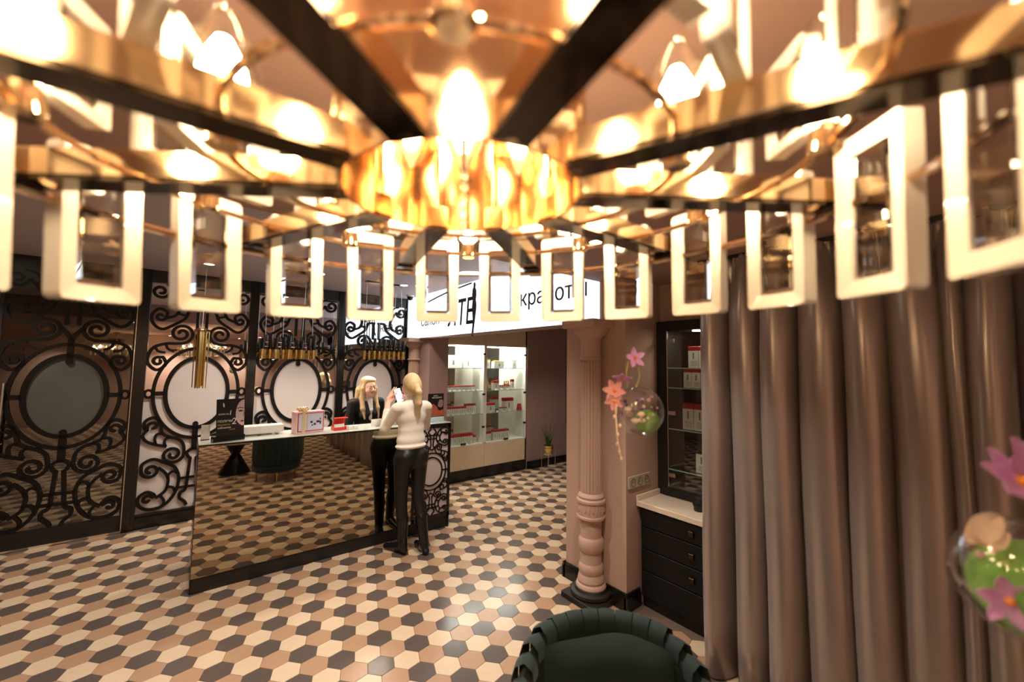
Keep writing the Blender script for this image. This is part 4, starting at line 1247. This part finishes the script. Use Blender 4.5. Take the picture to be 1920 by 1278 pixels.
def globe(label, loc, R0, seed, near):
    rnd = random.Random(seed)
    t = thing('flower_globe', label, 'hanging vase', loc)
    gm = MB()
    prof = []
    for i in range(19):
        a = -PI / 2 + (PI * .94) * i / 18
        prof.append((max(.001, R0 * math.cos(a)), R0 * math.sin(a)))
    tilt = Matrix.Rotation(R_(-25), 4, fv)
    gm.lathe(prof, n=40, M=tilt, cap=False)
    ob('glass_globe', gm, GLOBE, t, True)
    ob('rim', MB().tube([tilt @ Vector((prof[-1][0] * math.cos(q * PI / 16), prof[-1][0] * math.sin(q * PI / 16), prof[-1][1])) for q in range(32)], .002, 6, closed=True), GLOBE, t, True)
    ob('moss_ball', MB().sphere(cpt(.022, -.01, -.028) * (R0 / .071) if not near else cpt(.004, 0, -.012), R0 * (.50 if not near else .80), 20, 14), MOSS, t, True)
    for k in range(26 if not near else 12):
        th = rnd.uniform(0, 2 * PI); q = rnd.uniform(-.3, .8)
        rr = R0 * rnd.uniform(.55, .85)
        p = Vector((rr * math.cos(th) * math.sqrt(1 - q * q), rr * math.sin(th) * math.sqrt(1 - q * q), rr * q))
        ob('bead', MB().sphere(p, rnd.uniform(.0025, .0065), 8, 6), BEAD if k % 4 else PURPLE, t, True)
    # thread up to the ceiling
    if not near:
        for k in range(9):
            th = rnd.uniform(0, 2 * PI)
            p = Vector((R0 * .5 * math.cos(th), R0 * .5 * math.sin(th), R0 * rnd.uniform(-.35, .25)))
            ob('inner_bloom', MB().sphere(p, (.012, .012, .008), 8, 6), CREAMP if k % 3 else PURPLE, t, True)
    ob('thread', MB().tube([(0, 0, R0), (0, 0, CN - loc[2] - .001)], .0004, 4), CLEAR, t)
    return t
q = room(((1197 - 962) / FPX * 1.2, 1.2, 0))
G1 = globe('clear glass globe with pink orchids, trailing buds and green moss, hanging before the mauve pier', (q.x, q.y, 1.68), .071, 3, False)
s1 = 1.2 / FPX
def px1(dx, dy, dep=0): return cpt(dx * s1, dep, -dy * s1)
stm = MB().tube(catmull([px1(-5, -44), px1(2, -62), px1(0, -80), px1(-6, -92)], 5), .0022, 6)
ob('stem', stm, STEM, G1, True)
ob('stem', MB().tube(catmull([px1(-20, -44), px1(-22, -70), px1(-18, -92)], 5), .002, 6), STEM, G1, True)
orchid(G1, px1(-9, -98, -.01), -fv + zv * .2 + rv * .2, .032, PETAL, .3)
orchid(G1, px1(-31, -62, -.01), -fv * .4 - rv * .2 - zv * .8, .03, PETAL, .2, 5, .1)
orchid(G1, px1(-48, -38, -.02), -fv - rv * .4, .034, PETAL2, .6, 6, .3)
orchid(G1, px1(-50, -20, -.03), -fv - zv * .5 - rv * .3, .028, PETAL2, .1, 5, .2)
ob('trailing_stem', MB().tube(catmull([px1(-38, -30, -.02), px1(-47, -5, -.03), px1(-46, 25, -.03), px1(-44, 50, -.03), px1(-38, 82, -.03)], 6), [.003] * 8 + [.0024] * 9 + [.002] * 8, 6), CREAMP, G1, True)
for dx, dy in ((-50, 8), (-40, 24), (-44, 40), (-45, 57), (-41, 70), (-38, 82)):
    ob('bud', MB().sphere(px1(dx, dy, -.03), (.0042, .0042, .006), 8, 6), CREAMP, G1, True)
q = room(((1900 - 962) / FPX * .52, .52, 0))
G2 = globe('blurred glass globe with purple asters and a cream petal over green moss', (q.x, q.y, CAM_H - (1072 - 695) / FPX * .52), .072, 8, True)
s2 = .52 / FPX
def px2(dx, dy, dep=0): return cpt(dx * s2, dep, -dy * s2)
orchid(G2, px2(-20, -175, -.01), -fv * .6 + zv * .6, .045, PETAL, .3, 7, .2)
orchid(G2, px2(20, -205, 0), -fv + zv * .3, .04, PETAL, .1, 7, .25)
ob('stem', MB().tube(catmull([px2(-10, -165), px2(15, -130), px2(30, -80)], 5), .0035, 6), STEM, G2, True)
mb = MB(); petal(mb, px2(-60, -92, -.01), -fv * .8 + zv * .6, -rv * 1 - zv * .25, .05, .036, .25)
ob('petal', mb, CREAMP, G2, True)
mb = MB(); petal(mb, px2(-135, -78, -.015), -fv * .8 + zv * .4, rv * 1 + zv * .55, .06, .03, -.2)
ob('petal', mb, CREAMP, G2, True)
orchid(G2, px2(-75, 20, -.02), -fv - rv * .5, .03, PETAL, .5, 6, .2)
orchid(G2, px2(15, -50, -.03), -fv, .03, PETAL, .2, 6, .2)

# ================================================================== PEOPLE (implicit surface -> one continuous mesh)
def surface(prims, vox, bb):
    lo, hi = np.array(bb[0], float), np.array(bb[1], float)
    n = np.ceil((hi - lo) / vox).astype(int) + 1
    D = np.full(n, .2, np.float32); Bst = np.full(n, 9., np.float32); Lb = np.zeros(n, np.int16)
    ax = [lo[i] + vox * np.arange(n[i]) for i in range(3)]
    for pr in prims:
        kind, a, b_, r0, r1, lab, k, bias = pr
        a = np.array(a, float)
        if kind == 'e':
            rad = np.array(r0, float); mn, mx = a - rad, a + rad
        else:
            b_ = np.array(b_, float); rm = max(r0, r1); mn, mx = np.minimum(a, b_) - rm, np.maximum(a, b_) + rm
        pad = k + .025
        i0 = np.maximum(0, np.floor((mn - pad - lo) / vox).astype(int)); i1 = np.minimum(n, np.ceil((mx + pad - lo) / vox).astype(int) + 1)
        if (i1 <= i0).any(): continue
        sl = tuple(slice(i0[i], i1[i]) for i in range(3))
        X, Y, Z = np.meshgrid(ax[0][sl[0]], ax[1][sl[1]], ax[2][sl[2]], indexing='ij')
        if kind == 'e':
            px, py, pz = (X - a[0]) / rad[0], (Y - a[1]) / rad[1], (Z - a[2]) / rad[2]
            k0 = np.sqrt(px ** 2 + py ** 2 + pz ** 2) + 1e-9
            k1 = np.sqrt((px / rad[0]) ** 2 + (py / rad[1]) ** 2 + (pz / rad[2]) ** 2) + 1e-9
            d = k0 * (k0 - 1) / k1
        else:
            ba = b_ - a; l2 = ba @ ba + 1e-12
            h = np.clip(((X - a[0]) * ba[0] + (Y - a[1]) * ba[1] + (Z - a[2]) * ba[2]) / l2, 0, 1)
            d = np.sqrt((X - a[0] - h * ba[0]) ** 2 + (Y - a[1] - h * ba[1]) ** 2 + (Z - a[2] - h * ba[2]) ** 2) - (r0 + (r1 - r0) * h)
        Dv = D[sl]
        hh = np.clip(.5 + .5 * (Dv - d) / k, 0, 1)
        D[sl] = Dv * (1 - hh) + d * hh - k * hh * (1 - hh)
        db = d - bias
        msk = db < Bst[sl]
        Bst[sl] = np.where(msk, db, Bst[sl]); Lb[sl] = np.where(msk, lab, Lb[sl])
    # naive surface nets
    s = D < 0
    c = np.zeros(n - 1, np.int8)
    for dx in (0, 1):
        for dy in (0, 1):
            for dz in (0, 1):
                c += s[dx:n[0] - 1 + dx, dy:n[1] - 1 + dy, dz:n[2] - 1 + dz]
    act = (c > 0) & (c < 8)
    idx = -np.ones(n - 1, np.int64); cells = np.argwhere(act); idx[act] = np.arange(len(cells))
    acc = np.zeros((len(cells), 3)); cnt = np.zeros(len(cells))
    cor = [(0, 0, 0), (1, 0, 0), (0, 1, 0), (1, 1, 0), (0, 0, 1), (1, 0, 1), (0, 1, 1), (1, 1, 1)]
    for i in range(8):
        for j in range(i + 1, 8):
            df = np.array(cor[j]) - np.array(cor[i])
            if abs(df).sum() != 1: continue
            pa = cells + cor[i]; pb = cells + cor[j]
            va = D[pa[:, 0], pa[:, 1], pa[:, 2]]; vb = D[pb[:, 0], pb[:, 1], pb[:, 2]]
            m_ = (va < 0) != (vb < 0)
            t = np.where(m_, va / (va - vb + 1e-12), 0)
            acc += (np.array(cor[i]) + t[:, None] * df) * m_[:, None]; cnt += m_
    pos = lo + vox * (cells + acc / cnt[:, None])
    lab = Lb[cells[:, 0], cells[:, 1], cells[:, 2]]
    quads = []
    for axn in range(3):
        sl0 = [slice(0, n[i]) for i in range(3)]; sl1 = list(sl0)
        sl0[axn] = slice(0, n[axn] - 1); sl1[axn] = slice(1, n[axn])
        e = s[tuple(sl0)] != s[tuple(sl1)]
        pts = np.argwhere(e)
        o1, o2 = [(1, 2), (2, 0), (0, 1)][axn]
        ok = (pts[:, o1] > 0) & (pts[:, o2] > 0) & (pts[:, o1] < n[o1] - 1) & (pts[:, o2] < n[o2] - 1)
        pts = pts[ok]
        flip = s[tuple(pts.T)]
        def cell(d1, d2):
            q_ = pts.copy(); q_[:, o1] -= d1; q_[:, o2] -= d2
            return idx[tuple(q_.T)]
        q_ = np.stack([cell(1, 1), cell(0, 1), cell(0, 0), cell(1, 0)], 1)
        q_[~flip] = q_[~flip][:, ::-1]
        quads.append(q_)
    quads = np.concatenate(quads)
    fl = lab[quads]
    flab = fl[:, 0]
    return pos, quads, flab
def body_mesh(name, prims, vox, bb, mats, smooth_it=2):
    pos, quads, lab = surface(prims, vox, bb)
    # light smoothing
    for _ in range(smooth_it):
        acc = np.zeros_like(pos); cn = np.zeros(len(pos))
        for i in range(4):
            a, c_ = quads[:, i], quads[:, (i + 1) % 4]
            np.add.at(acc, a, pos[c_]); np.add.at(cn, a, 1)
            np.add.at(acc, c_, pos[a]); np.add.at(cn, c_, 1)
        pos = .6 * pos + .4 * acc / np.maximum(cn, 1)[:, None]
    me = bpy.data.meshes.new(name)
    me.vertices.add(len(pos)); me.vertices.foreach_set('co', pos.astype(np.float32).ravel())
    nq = len(quads)
    me.loops.add(nq * 4); me.loops.foreach_set('vertex_index', quads.astype(np.int32).ravel())
    me.polygons.add(nq)
    me.polygons.foreach_set('loop_start', np.arange(0, nq * 4, 4, dtype=np.int32))
    for m in mats: me.materials.append(m)
    me.polygons.foreach_set('material_index', lab.astype(np.int32))
    me.update(calc_edges=True); me.validate()
    me.shade_smooth()
    return me
def cone(a, b_, r0, r1, lab, k=.02, bias=0.0): return ('c', a, b_, r0, r1, lab, k, bias)
def elp(a, rad, lab, k=.02, bias=0.0): return ('e', a, None, rad, None, lab, k, bias)
def hand(wr, d, nrm, side, lab, curls, thumb=.6, sc=1.0, tp=None):
    """wrist point, finger direction d, palm normal nrm (fingers curl towards it), side = direction of the thumb"""
    out = []
    wr = Vector(wr); d = Vector(d).normalized(); nrm = Vector(nrm); nrm = (nrm - d * nrm.dot(d)).normalized(); sv = d.cross(nrm).normalized() * side
    kn = wr + d * .085 * sc
    for o in (-.028, -.009, .010, .027):
        out.append(cone(wr + sv * o * .55 * sc + d * .012 * sc, kn + sv * o * sc, .014 * sc, .0115 * sc, lab, .008))
    lens = (.062, .076, .082, .072)
    for o, L, cu in zip((-.028, -.0095, .0095, .028), lens, curls):
        p = kn + sv * o * sc; ang = cu * .5
        for q, fr_ in enumerate((.45, .32, .25)):
            dd = d * math.cos(ang) + nrm * math.sin(ang)
            p2_ = p + dd * L * fr_ * sc * 1.05
            out.append(cone(p, p2_, (.0095 - q * .0008) * sc, (.0088 - q * .0009) * sc, lab, .003))
            p = p2_; ang += cu
    p = wr + d * .025 * sc + sv * .024 * sc
    p1_ = p + (sv * .75 + d * .6 + nrm * .2).normalized() * .04 * sc
    p2_ = p1_ + (d * .9 + nrm * thumb + sv * .1).normalized() * .03 * sc
    p3_ = p2_ + (d * .8 + nrm * thumb * 1.4 - sv * .1).normalized() * .024 * sc
    if tp: p1_, p2_, p3_ = tp
    out += [cone(p, p1_, .014 * sc, .0112 * sc, lab, .006), cone(p1_, p2_, .011 * sc, .0098 * sc, lab, .003), cone(p2_, p3_, .0098 * sc, .0085 * sc, lab, .003)]
    return out
def head(hc, SK, LI, EW, IR, BR):
    hc = Vector(hc)
    V = lambda x, y, z: hc + Vector((x, y, z))
    o = [elp(V(0, 0, .012), (.073, .092, .105), SK, .02), elp(V(0, .028, -.055), (.056, .062, .062), SK, .03), elp(V(0, .060, -.094), (.026, .026, .02), SK, .02),
         elp(V(.036, .058, -.035), (.026, .028, .026), SK, .02), elp(V(-.036, .058, -.035), (.026, .028, .026), SK, .02),
         cone(V(0, .090, .008), V(0, .106, -.026), .0065, .0098, SK, .008), elp(V(.009, .098, -.030), (.007, .008, .006), SK, .005), elp(V(-.009, .098, -.030), (.007, .008, .006), SK, .005),
         elp(V(0, .088, -.054), (.019, .012, .0048), LI, .004, .002), elp(V(0, .087, -.0605), (.015, .012, .0052), LI, .004, .002)]
    for s_ in (-1, 1):
        o += [elp(V(s_ * .075, -.005, -.005), (.010, .018, .028), SK, .006),
              cone(V(s_ * .014, .0915, .028), V(s_ * .046, .080, .033), .0036, .0026, BR, .004, .002),
              elp(V(s_ * .031, .083, .004), (.0135, .009, .0052), EW, .003, .001), elp(V(s_ * .031, .0905, .004), (.0062, .004, .0058), IR, .002, .004),
              cone(V(s_ * .017, .090, .010), V(s_ * .046, .081, .0115), .0021, .0021, IR, .002, .003)]
    return o

# ---- customer
C_SK, C_KN, C_LE, C_BO, C_LI, C_EW, C_IR, C_BR = range(8)
P = []
P += [elp((0, -.01, .93), (.155, .105, .13), C_LE), elp((-.075, -.055, .90), (.082, .085, .09), C_LE), elp((.075, -.055, .90), (.082, .085, .09), C_LE)]
P += [elp((0, -.005, 1.06), (.145, .098, .10), C_KN, .03), elp((0, 0, 1.16), (.132, .092, .12), C_KN, .03), elp((0, 0, 1.29), (.155, .095, .14), C_KN, .03),
      elp((-.07, .075, 1.25), (.06, .05, .06), C_KN, .03), elp((.07, .075, 1.25), (.06, .05, .06), C_KN, .03),
      cone((-.135, -.01, 1.375), (.135, -.01, 1.375), .058, .058, C_KN, .03), cone((0, -.015, 1.40), (0, -.005, 1.44), .075, .056, C_KN, .03),
      cone((0, -.005, 1.43), (0, .0, 1.475), .055, .053, C_KN, .01), cone((-.0, -.005, .985), (0, -.005, 1.0), .135, .135, C_KN, .01)]
P[-1] = elp((0, -.008, 1.005), (.158, .108, .035), C_KN, .012)
P += [cone((0, .0, 1.46), (0, .012, 1.54), .047, .046, C_SK)]
# arms: both hands raised to the phone; fingers lie behind it, thumbs on the screen
PHC = Vector((-.03, .225, 1.475))
PHM = Matrix.Rotation(R_(-14), 3, 'Y') @ Matrix.Rotation(R_(-12), 3, 'X')
ex, en, ez = PHM @ Vector((1, 0, 0)), PHM @ Vector((0, 1, 0)), PHM @ Vector((0, 0, 1))
def onph(x, y, z): return PHC + ex * x + en * y + ez * z
dl = (ex * .75 + ez * .65).normalized(); dr = (-ex * .75 + ez * .65).normalized()
wl = onph(-.052, .0235, .02) - dl * .085; wr_ = onph(.058, .0235, -.05) - dr * .085
P += [cone((-.165, -.005, 1.365), (-.225, .10, 1.175), .054, .045, C_KN, .02)]
el_ = Vector((-.225, .10, 1.175)); md = el_.lerp(wl, .62)
P += [cone(el_, md, .046, .036, C_KN, .02), cone(md, wl, .034, .024, C_SK, .008)]
P += [cone((.165, -.005, 1.365), (.225, .11, 1.165), .054, .045, C_KN, .02)]
el_ = Vector((.225, .11, 1.165)); md = el_.lerp(wr_, .62)
P += [cone(el_, md, .046, .036, C_KN, .02), cone(md, wr_, .034, .024, C_SK, .008)]
P += hand(wl, dl, -en, -1, C_SK, (.10, .10, .10, .10), tp=(onph(-.064, .006, .012), onph(-.048, -.014, .020), onph(-.020, -.0135, .028)))
P += hand(wr_, dr, -en, 1, C_SK, (.10, .10, .10, .10), tp=(onph(.068, .006, -.058), onph(.050, -.014, -.048), onph(.022, -.0135, -.040)))
# legs
P += [cone((-.085, -.01, .87), (-.075, .02, .49), .086, .058, C_LE, .03), cone((-.075, .02, .49), (-.060, .005, .30), .056, .054, C_LE, .02), cone((-.060, .005, .31), (-.055, .0, .09), .058, .044, C_BO, .01)]
P += [cone((-.055, -.012, .06), (-.075, .07, .045), .042, .040, C_BO, .015), cone((-.075, .07, .042), (-.13, .185, .03), .040, .028, C_BO, .015), elp((-.05, -.03, .03), (.034, .036, .03), C_BO, .01)]
P += [cone((.085, -.02, .87), (.09, -.01, .49), .086, .058, C_LE, .03), cone((.09, -.01, .49), (.095, -.08, .31), .056, .054, C_LE, .02), cone((.095, -.075, .32), (.10, -.135, .10), .058, .044, C_BO, .01)]
P += [cone((.10, -.145, .07), (.11, -.075, .05), .042, .041, C_BO, .015), cone((.11, -.075, .045), (.13, .055, .028), .041, .027, C_BO, .015), elp((.10, -.165, .032), (.036, .04, .032), C_BO, .01)]
P += head((0, .03, 1.585), C_SK, C_LI, C_EW, C_IR, C_BR)
cu = thing('person', 'woman in cream turtleneck and black leather trousers holding up a phone at the counter', 'person', (1.735, 3.77, 0), R_(4))
bm_ = body_mesh('body', P, .0044, ((-.34, -.24, -.012), (.34, .38, 1.74)), [SKIN, KNIT, LEATHER, BOOT, LIPS, EYEW, IRIS, BROW])
link('body', bm_, cu)
Hh = [elp((0, .012, 1.612), (.083, .098, .10), 0, .02), elp((0, -.03, 1.575), (.081, .074, .092), 0, .02), elp((0, -.075, 1.565), (.035, .04, .035), 0, .02)]
Hp = [cone((.0, -.10, 1.575), (.0, -.125, 1.53), .022, .03, 0, .015), cone((.0, -.125, 1.53), (.008, -.118, 1.42), .031, .033, 0, .02), cone((.008, -.118, 1.42), (.014, -.112, 1.30), .032, .008, 0, .02)]
link('hair', body_mesh('hair', Hh + Hp, .005, ((-.12, -.2, 1.25), (.12, .16, 1.76)), [HAIR]), cu)
ob('hair_tie', MB().tube([(.024 * math.cos(2 * PI * k / 16), -.107 + .012 * math.sin(2 * PI * k / 16), 1.563 + .022 * math.sin(2 * PI * k / 16)) for k in range(16)], .005, 6, closed=True), BROW, cu, True)
# phone in her hands
ph_ = thing('smartphone', 'white smartphone with bright screen held up by the woman in the turtleneck', 'phone', Vector((1.735, 3.77, 0)) + Matrix.Rotation(R_(4), 3, 'Z') @ PHC, R_(4))
ob('phone_body', MB().box(-.036, -.004, -.072, .036, .004, .072, ch=.003), WHITE, ph_)
ob('phone_screen', MB().box(-.033, -.005, -.066, .033, -.004, .066), SCREEN, ph_)
ph_.rotation_euler = (R_(-12), R_(-14), R_(4))

# ---- receptionist
R_SK, R_BZ, R_SH, R_LI, R_EW, R_IR, R_BR, R_BT = range(8)
P = []
P += [elp((0, -.01, .90), (.15, .10, .13), R_BZ), elp((0, -.005, 1.02), (.145, .10, .12), R_BZ, .03), elp((0, 0, 1.12), (.145, .10, .12), R_BZ, .03), elp((0, 0, 1.24), (.158, .10, .13), R_BZ, .03),
      elp((-.068, .072, 1.18), (.062, .052, .062), R_BZ, .03), elp((.068, .072, 1.18), (.062, .052, .062), R_BZ, .03),
      cone((-.155, -.005, 1.325), (.155, -.005, 1.325), .055, .055, R_BZ, .025), cone((0, -.012, 1.34), (0, -.004, 1.39), .075, .055, R_BZ, .03)]
P += [cone((0, .105, 1.13), (0, .088, 1.24), .008, .030, R_SH, .01, .004), cone((0, .088, 1.24), (0, .045, 1.36), .034, .045, R_SH, .012, .006), cone((0, .005, 1.375), (0, .012, 1.412), .052, .050, R_SH, .008, .002)]
P += [cone((0, .01, 1.40), (0, .018, 1.47), .046, .046, R_SK, .015)]
for s_ in (-1, 1):
    P += [cone((s_ * .185, -.005, 1.32), (s_ * .215, -.01, 1.06), .055, .047, R_BZ, .02), cone((s_ * .215, -.01, 1.06), (s_ * .13, .19, .96), .046, .036, R_BZ, .02)]
    P += hand((s_ * .125, .20, .955), (-s_ * .4, 1, -.1), (0, 0, -1), s_ * 1, R_SK, (.35, .35, .35, .3), .3)
    P += [cone((s_ * .08, -.005, .84), (s_ * .08, .01, .46), .084, .056, R_BZ, .03), cone((s_ * .08, .01, .46), (s_ * .078, -.01, .09), .054, .038, R_BZ, .02),
          cone((s_ * .078, -.015, .06), (s_ * .085, .15, .03), .040, .026, R_BT, .015), elp((s_ * .078, -.035, .03), (.034, .036, .03), R_BT, .01)]
    P += [cone((s_ * .05, .075, 1.33), (s_ * .035, .115, 1.20), .02, .022, R_BZ, .015, .004)]
P += head((0, .035, 1.50), R_SK, R_LI, R_EW, R_IR, R_BR)
rc = thing('person', 'woman with long blonde hair in black blazer and white shirt behind the counter', 'person', (1.70, 4.97, 0), R_(180 + 12))
link('body', body_mesh('body', P, .0046, ((-.32, -.18, -.012), (.32, .44, 1.66)), [SKIN, BLAZER, SHIRT, LIPS, EYEW, IRIS, BROW, BOOT]), rc)
Hh = [elp((0, .020, 1.528), (.084, .096, .092), 0, .02), elp((0, -.02, 1.48), (.084, .075, .10), 0, .02)]
for s_ in (-1, 1):
    Hh += [cone((s_ * .045, .055, 1.585), (s_ * .082, .045, 1.49), .024, .024, 0, .02), cone((s_ * .082, .045, 1.49), (s_ * .088, .04, 1.38), .025, .028, 0, .02),
           cone((s_ * .088, .04, 1.38), (s_ * .095, .085, 1.26), .030, .028, 0, .02), cone((s_ * .095, .085, 1.26), (s_ * .09, .125, 1.145), .026, .010, 0, .02),
           cone((s_ * .06, -.06, 1.47), (s_ * .09, -.08, 1.25), .05, .03, 0, .03)]
# carve the face opening by leaving the front free: the cap sits behind the brow line
pos_h = [h for h in Hh]
pos_h[0] = elp((0, .0, 1.535), (.085, .088, .092), 0, .02)
pos_h.append(elp((0, .018, 1.588), (.081, .095, .05), 0, .03))
link('hair', body_mesh('hair', pos_h, .0046, ((-.16, -.16, 1.10), (.16, .18, 1.66)), [HAIR]), rc)
